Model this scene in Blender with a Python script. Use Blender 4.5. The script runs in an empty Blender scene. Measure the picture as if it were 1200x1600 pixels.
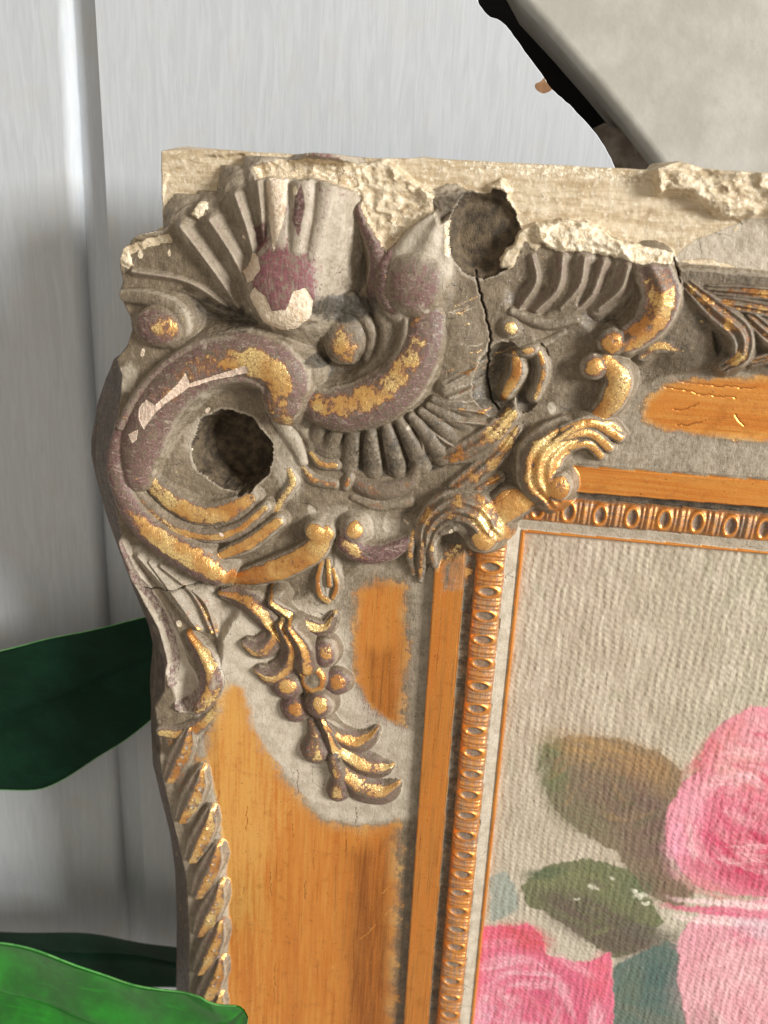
import bpy, math, random
import numpy as np
from mathutils import Matrix, Vector

# ------------------------------------------------------------------ camera
# frame coordinates: u right, v down, h towards the viewer, all in millimetres
R_AX = np.array([8350, 955, -1250.]); R_AX /= np.linalg.norm(R_AX)
D_AX = np.array([-230, 3660, 1250.]); D_AX -= R_AX * (R_AX @ D_AX); D_AX /= np.linalg.norm(D_AX)
N_AX = np.cross(-D_AX, R_AX)                       # into the wall
FOCAL, DIST = 1250.0, 255.0
P0 = np.array([0, 0, DIST])
MM = 0.001
scene = bpy.context.scene
col = scene.collection
cam_d = bpy.data.cameras.new('camera'); cam = bpy.data.objects.new('camera', cam_d); col.objects.link(cam)
scene.camera = cam
cam_d.sensor_fit = 'VERTICAL'; cam_d.sensor_height = 36.0; cam_d.sensor_width = 27.0
cam_d.lens = FOCAL / 1600 * 36
cam_d.clip_start = 0.005; cam_d.clip_end = 20
W2C = np.array([R_AX, N_AX, -D_AX])                # rows: world X, Y, Z in camera coords (x right, y down, z fwd)
c_pos = W2C @ (-P0) * MM
cx, cy, cz = W2C[:, 0], -W2C[:, 1], -W2C[:, 2]     # blender camera axes in world
cam.matrix_world = Matrix(((cx[0], cy[0], cz[0], c_pos[0]), (cx[1], cy[1], cz[1], c_pos[1]),
                           (cx[2], cy[2], cz[2], c_pos[2]), (0, 0, 0, 1)))
cam_d.dof.use_dof = True; cam_d.dof.focus_distance = 0.25; cam_d.dof.aperture_fstop = 13.0

# ------------------------------------------------------------------ light
world = bpy.data.worlds.new('World'); scene.world = world; world.use_nodes = True
bg = world.node_tree.nodes['Background']
bg.inputs[0].default_value = (1.0, 0.90, 0.77, 1); bg.inputs[1].default_value = 0.50
scene.view_settings.view_transform = 'Standard'; scene.view_settings.look = 'None'
scene.view_settings.exposure = 0.0; scene.view_settings.gamma = 1.0
scene.view_settings.use_curve_mapping = False
L_DIR = Vector((1.85, -1.0, 0.62)).normalized()   # towards the window
ld = bpy.data.lights.new('window_light', 'AREA'); ld.shape = 'RECTANGLE'; ld.size = 0.50; ld.size_y = 0.55
ld.energy = 68.0; ld.color = (1.0, 0.985, 0.955)
lo = bpy.data.objects.new('window_light', ld); col.objects.link(lo)
lo.location = L_DIR * 2.0; lo.rotation_euler = (-L_DIR).to_track_quat('-Z', 'Y').to_euler()

# ------------------------------------------------------------------ helpers
rng = np.random.RandomState(7)
TAB = rng.rand(256, 256)

def P(px, py, h=6.0):
    """photo pixel -> (u, v) on the plane h mm in front of the canvas"""
    px, py, h = np.broadcast_arrays(np.asarray(px, float), np.asarray(py, float), np.asarray(h, float))
    rays = np.stack([px - 600, py - 800, np.full(px.shape, FOCAL)], -1)
    t = (N_AX @ P0 - h) / (rays @ N_AX)
    p = rays * t[..., None] - P0
    return p @ R_AX, p @ D_AX

def PX(u, v, h):
    """(u, v, h) -> photo pixel"""
    c = P0 + u[..., None] * R_AX + v[..., None] * D_AX - h[..., None] * N_AX
    return 600 + FOCAL * c[..., 0] / c[..., 2], 800 + FOCAL * c[..., 1] / c[..., 2]

def lscale(px, py, h=6.0):
    a = np.array(P(px, py, h)); b = np.array(P(px + 1, py, h)); c = np.array(P(px, py + 1, h))
    return 0.5 * (np.hypot(*(b - a)) + np.hypot(*(c - a)))

def vnoise(x, y, seed=0):
    x = x + seed * 17.13; y = y + seed * 5.71
    xi = np.floor(x).astype(int); yi = np.floor(y).astype(int)
    fx = x - xi; fy = y - yi
    fx = fx * fx * (3 - 2 * fx); fy = fy * fy * (3 - 2 * fy)
    a = TAB[xi & 255, yi & 255]; b = TAB[(xi + 1) & 255, yi & 255]
    c = TAB[xi & 255, (yi + 1) & 255]; d = TAB[(xi + 1) & 255, (yi + 1) & 255]
    return (a * (1 - fx) + b * fx) * (1 - fy) + (c * (1 - fx) + d * fx) * fy

def fbm(x, y, seed=0, octv=4, gain=0.5):
    s = 0; a = 1; t = 0
    for o in range(octv):
        s = s + a * (vnoise(x * 2 ** o, y * 2 ** o, seed + o * 3) - 0.5); t += a; a *= gain
    return s / t * 2          # about -1..1

def sst(a, b, x):
    t = np.clip((x - a) / (b - a), 0, 1); return t * t * (3 - 2 * t)

def spline(pts, n=12):
    pts = np.asarray(pts, float)
    if len(pts) == 2:
        t = np.linspace(0, 1, n * 2)[:, None]; return pts[0] * (1 - t) + pts[1] * t
    p = np.vstack([2 * pts[0] - pts[1], pts, 2 * pts[-1] - pts[-2]])
    out = []
    for i in range(1, len(p) - 2):
        t = np.linspace(0, 1, n, endpoint=False)[:, None]
        a, b, c, d = p[i - 1], p[i], p[i + 1], p[i + 2]
        out.append(0.5 * ((2 * b) + (c - a) * t + (2 * a - 5 * b + 4 * c - d) * t ** 2 + (3 * b - a - 3 * c + d) * t ** 3))
    out.append(p[-2][None]); return np.vstack(out)

def poly_sdf(x, y, poly):
    """signed distance, negative inside; also gradient-free"""
    poly = np.asarray(poly, float); n = len(poly)
    d2 = np.full(x.shape, 1e9); inside = np.zeros(x.shape, bool)
    for i in range(n):
        ax, ay = poly[i]; bx, by = poly[(i + 1) % n]
        ex, ey = bx - ax, by - ay
        wx, wy = x - ax, y - ay
        t = np.clip((wx * ex + wy * ey) / (ex * ex + ey * ey + 1e-12), 0, 1)
        d2 = np.minimum(d2, (wx - ex * t) ** 2 + (wy - ey * t) ** 2)
        c = ((ay <= y) & (by > y)) | ((by <= y) & (ay > y))
        xc = ax + (y - ay) / (by - ay + 1e-12) * ex
        inside ^= c & (x < xc)
    d = np.sqrt(d2); return np.where(inside, -d, d)

def tag(o, label=None, cat=None, kind=None, group=None):
    if label: o['label'] = label
    if cat: o['category'] = cat
    if kind: o['kind'] = kind
    if group: o['group'] = group
    return o

def empty(name, loc):
    o = bpy.data.objects.new(name, None); o.location = loc; o.empty_display_size = 0.02
    col.objects.link(o); return o

def mesh_obj(name, verts, faces, mat, parent=None, smooth=True):
    me = bpy.data.meshes.new(name)
    me.from_pydata([tuple(map(float, v)) for v in verts], [], [tuple(map(int, f)) for f in faces])
    me.materials.append(mat)
    if smooth: me.polygons.foreach_set('use_smooth', [True] * len(me.polygons))
    me.update()
    o = bpy.data.objects.new(name, me); col.objects.link(o)
    if parent: o.parent = parent
    return o

def xyz(u, v, h):
    return np.stack([u, -h + 0 * u, -v], -1) * MM

def lin(r, g, b, k=1.0):
    c = np.array([r, g, b]) / 255.0
    return tuple(np.where(c <= 0.04045, c / 12.92, ((c + 0.055) / 1.055) ** 2.4) * k)

# ------------------------------------------------------------------ node helper
class NT:
    def __init__(s, name):
        s.m = bpy.data.materials.new(name); s.m.use_nodes = True
        s.t = s.m.node_tree; s.t.nodes.clear()
        s.out = s.n('ShaderNodeOutputMaterial'); s.b = s.n('ShaderNodeBsdfPrincipled')
        s.l(s.b.outputs[0], s.out.inputs[0])
        s.co = s.n('ShaderNodeTexCoord').outputs['Object']
    def n(s, k, **kw):
        x = s.t.nodes.new(k)
        for a, b in kw.items(): setattr(x, a, b)
        return x
    def l(s, a, b): s.t.links.new(a, b)
    def put(s, v, sock):
        if hasattr(v, 'is_linked'): s.l(v, sock)
        elif isinstance(v, (tuple, list, np.ndarray)):
            v = tuple(float(q) for q in v)
            sock.default_value = v if len(v) == len(sock.default_value) else v + (1.0,)
        else: sock.default_value = float(v)
    def math(s, op, a, b=0.0, c=None, clamp=False):
        x = s.n('ShaderNodeMath', operation=op, use_clamp=clamp)
        s.put(a, x.inputs[0]); s.put(b, x.inputs[1])
        if c is not None: s.put(c, x.inputs[2])
        return x.outputs[0]
    def mix(s, f, a, b):
        x = s.n('ShaderNodeMix', data_type='RGBA')
        s.put(f, x.inputs[0]); s.put(a, x.inputs[6]); s.put(b, x.inputs[7]); return x.outputs[2]
    def mixf(s, f, a, b):
        x = s.n('ShaderNodeMix', data_type='FLOAT')
        s.put(f, x.inputs[0]); s.put(a, x.inputs[2]); s.put(b, x.inputs[3]); return x.outputs[0]
    def map(s, v, a, b, c=0.0, d=1.0, smooth=True):
        x = s.n('ShaderNodeMapRange', interpolation_type='SMOOTHSTEP' if smooth else 'LINEAR')
        s.put(v, x.inputs[0]); s.put(a, x.inputs[1]); s.put(b, x.inputs[2]); s.put(c, x.inputs[3]); s.put(d, x.inputs[4])
        return x.outputs[0]
    def scale(s, vec, sc, rot=None):
        x = s.n('ShaderNodeMapping'); s.l(vec, x.inputs[0]); x.inputs['Scale'].default_value = sc
        if rot: x.inputs['Rotation'].default_value = rot
        return x.outputs[0]
    def noise(s, sc, detail=3, rough=0.55, vec=None, dist=0.0):
        x = s.n('ShaderNodeTexNoise'); s.l(vec or s.co, x.inputs['Vector'])
        x.inputs['Scale'].default_value = sc; x.inputs['Detail'].default_value = detail
        x.inputs['Roughness'].default_value = rough; x.inputs['Distortion'].default_value = dist
        return x.outputs[0]
    def voro(s, sc, feature='F1', vec=None, out=0):
        x = s.n('ShaderNodeTexVoronoi', feature=feature); s.l(vec or s.co, x.inputs['Vector'])
        x.inputs['Scale'].default_value = sc; return x.outputs[out]
    def attr(s, name):
        return s.n('ShaderNodeAttribute', attribute_name=name)
    def sep(s, c):
        x = s.n('ShaderNodeSeparateColor'); s.l(c, x.inputs[0]); return x.outputs
    def bump(s, h, strength, dist, normal=None):
        x = s.n('ShaderNodeBump'); s.l(h, x.inputs['Height'])
        x.inputs['Strength'].default_value = strength; x.inputs['Distance'].default_value = dist
        if normal: s.l(normal, x.inputs['Normal'])
        return x.outputs[0]
    def set(s, **kw):
        names = dict(color='Base Color', rough='Roughness', metal='Metallic', normal='Normal', spec='Specular IOR Level',
                     coat='Coat Weight', coat_rough='Coat Roughness', sub='Subsurface Weight', trans='Transmission Weight')
        for k, v in kw.items(): s.put(v, s.b.inputs[names[k]])
        return s.m

# ------------------------------------------------------------------ materials
def gilt_material(name, along):
    """aged gilded gesso. Vertex masks say where the leaf, bole, chalk and raw wood lie; noise frays their edges."""
    t = NT(name)
    A = t.attr('paint_a'); B = t.attr('paint_b')
    sa = t.sep(A.outputs['Color']); sb = t.sep(B.outputs['Color'])
    gold, bole, chalk, grime = sa[0], sa[1], sa[2], A.outputs['Alpha']
    raw, panel, pale, pink = sb[0], sb[1], sb[2], B.outputs['Alpha']
    nn = lambda x: t.map(x, 0.27, 0.73, 0, 1, False)
    n0 = nn(t.noise(70, 1, 0.6)); n1 = nn(t.noise(240, 3, 0.62)); n2 = nn(t.noise(900, 2, 0.65)); n3 = nn(t.noise(2600, 2, 0.65))
    lev = along == 'X'
    st = lambda a, b: t.scale(t.co, (b, a, a) if lev else (a, a, b))
    streak = nn(t.noise(1.0, 3, 0.62, st(900, 40))); streak2 = nn(t.noise(1.0, 2, 0.6, st(2400, 34))); streak3 = nn(t.noise(1.0, 2, 0.55, st(170, 9)))
    brush = nn(t.noise(1.0, 3, 0.68, t.scale(t.co, (1150, 1150, 300), (0.3, 0.7, 0.2)), 0.8))
    brush2 = nn(t.noise(1.0, 2, 0.65, t.scale(t.co, (320, 900, 1000), (0.5, 0.2, -0.5)), 0.8))
    off = lambda x, k: t.math('MULTIPLY', t.math('SUBTRACT', x, 0.5), k)
    add = lambda *a: a[0] if len(a) == 1 else t.math('ADD', a[0], add(*a[1:]))
    # warped cell borders serve as craquelure
    nz = t.n('ShaderNodeTexNoise'); t.l(t.co, nz.inputs['Vector']); nz.inputs['Scale'].default_value = 600; nz.inputs['Detail'].default_value = 3
    ws = t.n('ShaderNodeVectorMath', operation='SCALE'); t.l(nz.outputs['Color'], ws.inputs[0]); ws.inputs['Scale'].default_value = 0.0016
    wob = t.n('ShaderNodeVectorMath', operation='ADD'); t.l(t.co, wob.inputs[0]); t.l(ws.outputs[0], wob.inputs[1])
    crack = t.math('MAXIMUM', t.map(t.voro(640, 'DISTANCE_TO_EDGE', wob.outputs[0]), 0.015, 0.07), t.map(add(n0, off(n2, 0.5)), 0.62, 0.40))
    bigcr = t.map(t.voro(85, 'DISTANCE_TO_EDGE', wob.outputs[0]), 0.002, 0.009)
    pits = t.map(t.voro(420, 'F1', wob.outputs[0]), 0.05, 0.16)
    pitm = t.math('MULTIPLY', t.math('SUBTRACT', 1, pits), t.map(n0, 0.5, 0.8))
    # grey wash over dark ground
    grey = t.mix(t.map(n1, 0.1, 0.9), lin(100, 87, 69), lin(126, 111, 90))
    grey = t.mix(t.map(brush, 0.55, 0.95, 0, 0.4), grey, lin(168, 153, 131))
    grey = t.mix(t.map(brush2, 0.40, 0.05, 0, 0.45), grey, lin(78, 69, 56))
    grey = t.mix(t.map(n3, 0.72, 0.95, 0, 0.6), grey, lin(176, 168, 154))
    palec = t.mix(t.map(n1, 0.1, 0.9), lin(168, 156, 137), lin(192, 181, 163))
    palec = t.mix(t.map(brush, 0.35, 0.05, 0, 0.45), palec, lin(138, 127, 110))
    palec = t.mix(t.map(n3, 0.2, 0.0, 0, 0.4), palec, lin(110, 100, 86))
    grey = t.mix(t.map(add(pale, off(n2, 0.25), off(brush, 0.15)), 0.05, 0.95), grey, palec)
    # bole showing through, with pale brushed flecks
    bm = t.map(add(bole, off(n2, 0.55), off(brush, 0.75), off(n1, 0.35)), 0.25, 0.85, 0, 0.9)
    bolec = t.mix(t.map(n2, 0.2, 0.8), lin(78, 50, 50), lin(112, 80, 78))
    bolec = t.mix(t.map(n3, 0.66, 0.95, 0, 0.45), bolec, lin(190, 166, 154))
    bolec = t.mix(t.map(brush2, 0.60, 0.9, 0, 0.8), bolec, lin(160, 142, 130))
    bolec = t.mix(pink, bolec, t.mix(n2, lin(92, 34, 48), lin(136, 66, 80)))
    c = t.mix(bm, grey, bolec)
    # dirt, plus shade painted into the hollows
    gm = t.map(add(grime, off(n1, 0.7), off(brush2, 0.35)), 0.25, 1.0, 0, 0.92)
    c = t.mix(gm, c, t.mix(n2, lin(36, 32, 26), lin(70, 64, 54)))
    c = t.mix(t.math('MULTIPLY', t.math('SUBTRACT', 1, bigcr), t.map(add(n0, off(n1, 0.6)), 0.62, 0.85, 0, 0.7)), c, lin(38, 33, 27))
    c = t.mix(t.math('MULTIPLY', pitm, 0.8), c, lin(44, 38, 31))
    # leaf
    gv = add(t.math('MULTIPLY', gold, 0.93), off(n1, 0.9), off(n0, 0.25), off(n2, 0.26))
    cop = t.math('MULTIPLY', t.math('MULTIPLY', t.map(gv, 0.22, 0.50, 0, 0.85), t.map(gold, 0.04, 0.25)), t.math('SUBTRACT', 1, panel))
    c = t.mix(cop, c, t.mix(n2, lin(100, 66, 48), lin(150, 106, 70)))
    gorn = t.math('MULTIPLY', t.map(gv, 0.44, 0.66), t.math('ADD', t.math('MULTIPLY', crack, 0.85), 0.15))
    gp = add(gold, off(streak, 0.5), off(streak2, 0.2), off(n1, 0.2))
    gpan = t.map(gp, 0.12, 0.88)
    gm2 = t.mixf(panel, gorn, gpan)
    gcol = t.mix(t.map(n1, 0.1, 0.9), lin(206, 150, 86), lin(228, 182, 112))
    gcol = t.mix(t.map(n0, 0.45, 0.8), gcol, lin(244, 214, 146)); gcol = t.mix(t.map(n0, 0.4, 0.1, 0, 0.7), gcol, lin(186, 118, 60))
    gcol = t.mix(t.map(n2, 0.35, 0.05, 0, 0.6), gcol, lin(164, 98, 52))
    pcol = t.mix(t.map(streak, 0.1, 0.9), lin(228, 142, 64), lin(242, 166, 82))
    pcol = t.mix(t.map(streak3, 0.5, 1.0, 0, 0.2), pcol, lin(244, 182, 104))
    pcol = t.mix(t.map(streak3, 0.45, 0.0, 0, 0.3), pcol, lin(198, 114, 54))
    pcol = t.mix(t.map(streak2, 0.78, 0.96, 0, 0.55), pcol, lin(140, 76, 36))
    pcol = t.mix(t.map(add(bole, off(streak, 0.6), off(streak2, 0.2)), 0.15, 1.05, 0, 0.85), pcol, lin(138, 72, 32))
    pcol = t.mix(t.map(add(pale, off(streak, 0.8), off(n2, 0.3)), 0.3, 1.1, 0, 0.8), pcol, lin(250, 192, 106))  # pale mask also carries the sheen painted on the panel
    pcol = t.mix(t.map(n2, 0.86, 0.97, 0, 0.6), pcol, lin(104, 66, 38))
    pcol = t.mix(t.map(n3, 0.78, 0.97, 0, 0.5), pcol, lin(250, 216, 156)); pcol = t.mix(t.map(n1, 0.4, 0.0, 0, 0.3), pcol, lin(168, 96, 46))
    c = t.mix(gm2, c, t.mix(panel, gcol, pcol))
    # raw wood / compo of the back board
    wood = nn(t.noise(1.0, 2, 0.62, t.scale(t.co, (110, 700, 700))))
    rawc = t.mix(t.map(wood, 0.15, 0.85), lin(182, 162, 130), lin(208, 192, 164))
    rawc = t.mix(t.map(n2, 0.55, 0.95, 0, 0.8), rawc, lin(226, 215, 194))
    rawc = t.mix(t.map(n1, 0.35, 0.0, 0, 0.7), rawc, lin(156, 132, 98))
    rm = t.map(add(raw, off(n2, 0.4)), 0.40, 0.58)
    c = t.mix(rm, c, rawc)
    # chalk chips lie over everything
    cm = t.map(add(chalk, off(n2, 0.35), off(n3, 0.15)), 0.46, 0.52)
    chc = t.mix(t.map(n2, 0.1, 0.9), lin(212, 192, 158), lin(238, 226, 202))
    chc = t.mix(t.map(n1, 0.6, 1.0, 0, 0.5), chc, lin(190, 158, 118))
    chc = t.mix(pink, chc, t.mix(n2, lin(200, 168, 150), lin(228, 206, 190)))
    c = t.mix(cm, c, chc)
    notcov = t.math('MULTIPLY', t.math('SUBTRACT', 1, cm), t.math('SUBTRACT', 1, rm))
    gfin = t.math('MULTIPLY', gm2, notcov)
    metal = t.math('MULTIPLY', gfin, t.mixf(panel, 0.66, 0.72))
    rough = t.mixf(gfin, t.map(n2, 0.1, 0.9, 0.42, 0.75), add(t.mixf(panel, 0.26, 0.28), t.math('MULTIPLY', n2, 0.14)))
    # relief
    hgt = add(t.math('MULTIPLY', n2, 0.30), t.math('MULTIPLY', n3, 0.06), t.math('MULTIPLY', brush, 0.30), t.math('MULTIPLY', brush2, 0.22), t.math('MULTIPLY', pitm, -0.4))
    hpan = add(t.math('MULTIPLY', streak2, 0.10), t.math('MULTIPLY', n2, 0.10), t.math('MULTIPLY', n3, 0.12))
    hgt = t.mixf(t.math('MULTIPLY', t.math('MULTIPLY', panel, gm2), notcov), hgt, hpan)
    hgt = add(hgt, t.math('MULTIPLY', t.math('MULTIPLY', gorn, t.math('SUBTRACT', 1, panel)), 0.22))
    hgt = add(hgt, t.math('MULTIPLY', cm, add(t.math('MULTIPLY', n2, 0.5), t.math('MULTIPLY', n1, 0.6))))
    hgt = add(hgt, t.math('MULTIPLY', rm, add(t.math('MULTIPLY', n2, 0.10), t.math('MULTIPLY', wood, 0.08), t.math('MULTIPLY', hgt, -0.5))))
    nrm = t.bump(hgt, 0.62, 0.00040)
    return t.set(color=c, rough=rough, metal=metal, normal=nrm, spec=0.5)

M_STILE = gilt_material('gilded_gesso_upright', 'Z')
M_RAIL = gilt_material('gilded_gesso_level', 'X')

def wall_material():
    t = NT('white_brushed_paint')
    s1 = t.noise(1.0, 4, 0.6, t.scale(t.co, (420, 300, 40), (0, 0.03, 0)), 1.2)
    s2 = t.noise(1.0, 4, 0.65, t.scale(t.co, (1500, 600, 70), (0, -0.02, 0)), 1.0)
    n = t.noise(70, 3); n2 = t.noise(900, 3)
    c = t.mix(t.map(s1, 0.3, 0.7), lin(185, 190, 195), lin(195, 200, 205))
    c = t.mix(t.map(n, 0.5, 0.75, 0, 0.35), c, lin(192, 188, 180))
    c = t.mix(t.map(n2, 0.74, 0.8, 0, 0.5), c, lin(170, 164, 154))
    h = t.math('ADD', t.math('MULTIPLY', s1, 0.7), t.math('MULTIPLY', s2, 0.35))
    return t.set(color=c, rough=0.7, normal=t.bump(h, 0.16, 0.0005), spec=0.12)
M_WALL = wall_material()

def plain(name, c1, c2, scale=120, rough=0.6, bump=0.0003, strength=0.5):
    t = NT(name); n = t.noise(scale, 4, 0.6); n2 = t.noise(scale * 7, 3)
    c = t.mix(t.map(n, 0.35, 0.68), c1, c2)
    return t.set(color=c, rough=rough, normal=t.bump(t.math('ADD', n, t.math('MULTIPLY', n2, 0.5)), strength, bump))
M_SLAB = plain('grey_white_distemper', lin(166, 162, 152), lin(184, 181, 173), 45, 0.7, 0.0008, 0.35)
M_VOID = plain('gap_shade_black', lin(14, 12, 11), lin(26, 22, 20), 90, 0.9)  # near-black colour holds the darkness of the wall gap
M_RUBBLE = plain('brown_mortar', lin(120, 108, 96), lin(160, 150, 138), 160, 0.9)
M_DARKWOOD = plain('dark_old_wood', lin(60, 50, 37), lin(104, 89, 68), 340, 0.8, 0.0008, 0.8)
M_WOOD = plain('bare_brown_wood', lin(128, 92, 62), lin(160, 122, 86), 200, 0.7)

def leaf_material(name, c1, c2, rough, coat):
    t = NT(name); n = t.noise(60, 4, 0.6); n2 = t.noise(700, 3)
    v = t.noise(1.0, 3, 0.5, t.scale(t.co, (60, 700, 700)))
    c = t.mix(t.map(n, 0.35, 0.7), c1, c2)
    c = t.mix(t.map(v, 0.55, 0.75, 0, 0.3), c, tuple(min(1, q * 1.5) for q in c2))
    return t.set(color=c, rough=rough, coat=coat, coat_rough=0.12, spec=0.5 if coat else 0.12,
                 normal=t.bump(t.math('ADD', t.math('MULTIPLY', v, 0.6), t.math('MULTIPLY', n2, 0.3)), 0.35, 0.0003))
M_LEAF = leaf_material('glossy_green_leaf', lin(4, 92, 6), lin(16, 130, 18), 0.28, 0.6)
M_LEAF_D = leaf_material('shaded_green_leaf', lin(7, 36, 21), lin(13, 46, 30), 0.7, 0.0)  # leaf green with the frame's shadow put into the colour
M_RIM = plain('pale_leaf_rim', lin(70, 150, 70), lin(110, 180, 96), 200, 0.4)

def paint_material():
    t = NT('oil_paint_on_canvas')
    a = t.attr('pigment').outputs['Color']
    n2 = t.noise(1500, 4, 0.65); n1 = t.noise(420, 4, 0.6)
    v = t.noise(1.0, 3, 0.6, t.scale(t.co, (1500, 1500, 260)))
    c = t.mix(t.map(n1, 0.3, 0.7, 0.0, 0.20), a, lin(120, 110, 96))
    c = t.mix(t.map(n2, 0.62, 0.78, 0, 0.35), c, lin(222, 212, 196))
    h = t.math('ADD', t.math('MULTIPLY', n2, 0.5), t.math('MULTIPLY', v, 0.6))
    return t.set(color=c, rough=t.map(n1, 0.3, 0.7, 0.38, 0.6), normal=t.bump(h, 0.6, 0.0004), spec=0.4)
M_PAINT = paint_material()

# ------------------------------------------------------------------ the frame: one sculpted relief, split into its parts
STEP = 0.28
us = np.arange(-108, 130, STEP); vs = np.arange(-112, 240, STEP)
U, V = np.meshgrid(us, vs)
NV, NU = U.shape
KEYS = ['gold', 'bole', 'chalk', 'grime', 'raw', 'panel', 'pale', 'pink']
ATT = {k: np.zeros((NV, NU), np.float32) for k in KEYS}
PARTS = []
def part(name, parent=None, mat=None, label=None):
    PARTS.append(dict(name=name, parent=parent, mat=mat or M_STILE, label=label)); return len(PARTS) - 1

STILE = part('side_stile'); RAIL = part('top_rail', mat=M_RAIL)
GROUND = part('corner_ornament'); PLANK = part('backing_board', mat=M_RAIL, label='raw beige backing board bared where the ornament broke off')
BAND = part('rail_ornament', mat=M_RAIL)
S_FIL = part('sight_fillet', STILE); S_LIP = part('gilt_lip', STILE); S_BAR = part('ledge_bar', STILE); S_PAN = part('gilt_panel', STILE)
R_FIL = part('sight_fillet', RAIL, M_RAIL); R_LIP = part('gilt_lip', RAIL, M_RAIL); R_BAR = part('ledge_bar', RAIL, M_RAIL); R_PAN = part('gilt_panel', RAIL, M_RAIL)

N_LO = fbm(U / 22, V / 22, 1); N_MD = fbm(U / 6, V / 6, 2); N_HI = fbm(U / 1.7, V / 1.7, 3, 3)

def line_d(p, q, h, sign):
    (au, av), (bu, bv) = P(*p, h), P(*q, h)
    n = np.array([-(bv - av), bu - au]); n /= np.hypot(*n)
    return sign * ((U - au) * n[0] + (V - av) * n[1])
dS = line_d((820, 840), (740, 1600), 1.0, 1); dR = line_d((820, 832), (1200, 866), 1.0, -1)
if dS[0, 0] < 0: dS = -dS
if dR[0, 0] < 0: dR = -dR
dR = dR * 1.13
D = np.maximum(dS, dR); is_stile = dS >= dR
along = np.where(is_stile, V, U)

pd = [-1, 0, .15, .5, 1.0, 1.3, 4.7, 5.2, 5.6, 14.2, 14.6, 17.4, 17.75, 26.6, 27.0, 27.2, 37]
ph = [0., .2, 1.4, 1.9, 1.7, 1.2, 2.4, 2.5, 2.0, 2.0, 1.5, 1.5, 6.1, 6.7, 6.3, 4.4, 4.2]
H = np.interp(D, pd, ph)
cove = np.clip((D - 37) / 60, 0, 1)
H = np.where(D > 37, 4.2 + 9.0 * cove ** 1.8, H)
H = np.where((~is_stile) & (D > 37), 4.2 + 3.0 * np.clip((D - 37) / 40, 0, 1) ** 1.4, H)
ID = np.where(is_stile, STILE, RAIL)
for lo_, hi_, a, b in ((-1, 1.2, S_LIP, R_LIP), (1.2, 5.2, S_FIL, R_FIL), (17.5, 27, S_BAR, R_BAR)):
    m = (D > lo_) & (D <= hi_); ID = np.where(m, np.where(is_stile, a, b), ID)
ATT['pale'][...] = 0.35
ATT['gold'][(D < 1.2)] = 0.9; ATT['panel'][D < 1.2] = 1; ATT['pale'][D < 1.2] = 0
ATT['pale'][(D > 1.2) & (D < 5.2)] = 1.0
ATT['pale'][(D > 27) & (D < 45)] = 0.45
mb = (D > 17.5) & (D < 26.9); ATT['gold'][mb] = 1.0; ATT['panel'][mb] = 1; ATT['pale'][mb] = 0.0; ATT['bole'][mb] = np.where(is_stile[mb], 0.42, 0.1)
ATT['grime'][(D > 14.4) & (D < 17.6)] = 0.7  # darker tone along the gap beside the ledge bar

# beads: a row of ringed eggs with bars between, each its own piece
BEADS = {}
for stile, period, off in ((True, 8.55, 3.0), (False, 9.3, 5.2)):
    mm_ = (D > 5.2) & (D < 14.4) & (is_stile == stile)
    a = np.where(stile, V, U)
    start = 0.0 if stile else 52.0
    k = np.floor((a - start) / period).astype(int); s = (a - start) - (k + 0.5) * period
    s = s + 0.25 * np.sin(k * 12.9)
    c = D - 9.8 + 0.2 * np.sin(k * 7.7)
    e = np.hypot(s / (1.75 + 0.2 * np.sin(k * 3.1)), c / 3.4)
    base = 2.1 + 1.5 * np.sqrt(np.clip(1 - (c / 4.7) ** 2, 0, 1))
    ring = 0.7 * np.exp(-((e - 1) / 0.3) ** 2)
    sb = np.minimum(np.abs(s - period / 2), np.abs(s + period / 2))
    bar = 0.8 * np.exp(-(sb / 0.8) ** 2) + 0.5 * np.exp(-((sb - 1.6) / 0.35) ** 2)
    bar = bar * sst(4.6, 3.4, np.abs(c)) * sst(0.9, 1.25, e)
    hb = base + ring + bar - 0.25 * sst(1.0, 0.6, e) + 0.10 * N_HI
    H = np.where(mm_, hb, H)
    g = np.clip(0.95 * np.exp(-((e - 1.02) / 0.28) ** 2) + 0.8 * sst(0.9, 1.2, e) * sst(0.3, 1.0, hb - base), 0, 1)
    g = np.maximum(g, 0.5 * sst(0.95, 1.1, e))
    g = np.maximum(g, 0.2)
    ATT['gold'] = np.where(mm_, g * (1.0 + 0.4 * N_MD), ATT['gold']).astype(np.float32)
    ATT['pale'] = np.where(mm_, 0.3, ATT['pale']).astype(np.float32); ATT['bole'] = np.where(mm_, 0.45 - 0.35 * sst(0.3, 0.9, hb - base), ATT['bole']).astype(np.float32); ATT['panel'] = np.where(mm_, 1.0, ATT['panel']).astype(np.float32)
    for kk in np.unique(k[mm_]):
        pid = part('bead', STILE if stile else RAIL, M_STILE if stile else M_RAIL); ID = np.where(mm_ & (k == kk), pid, ID)

def setatt(mask_w, **kw):
    for k_, v_ in kw.items(): ATT[k_] = ATT[k_] * (1 - mask_w) + v_ * mask_w

def pts_uv(pts, h=6.0):
    pts = np.asarray(pts, float); u, v = P(pts[:, 0], pts[:, 1], h if np.ndim(h) else np.full(len(pts), h))
    return np.stack([u, v], -1)

def window(poly, m):
    a = np.searchsorted(us, poly[:, 0].min() - m); b = np.searchsorted(us, poly[:, 0].max() + m)
    c = np.searchsorted(vs, poly[:, 1].min() - m); d = np.searchsorted(vs, poly[:, 1].max() + m)
    return (slice(max(c, 0), max(d, 1)), slice(max(a, 0), max(b, 1)))

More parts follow.
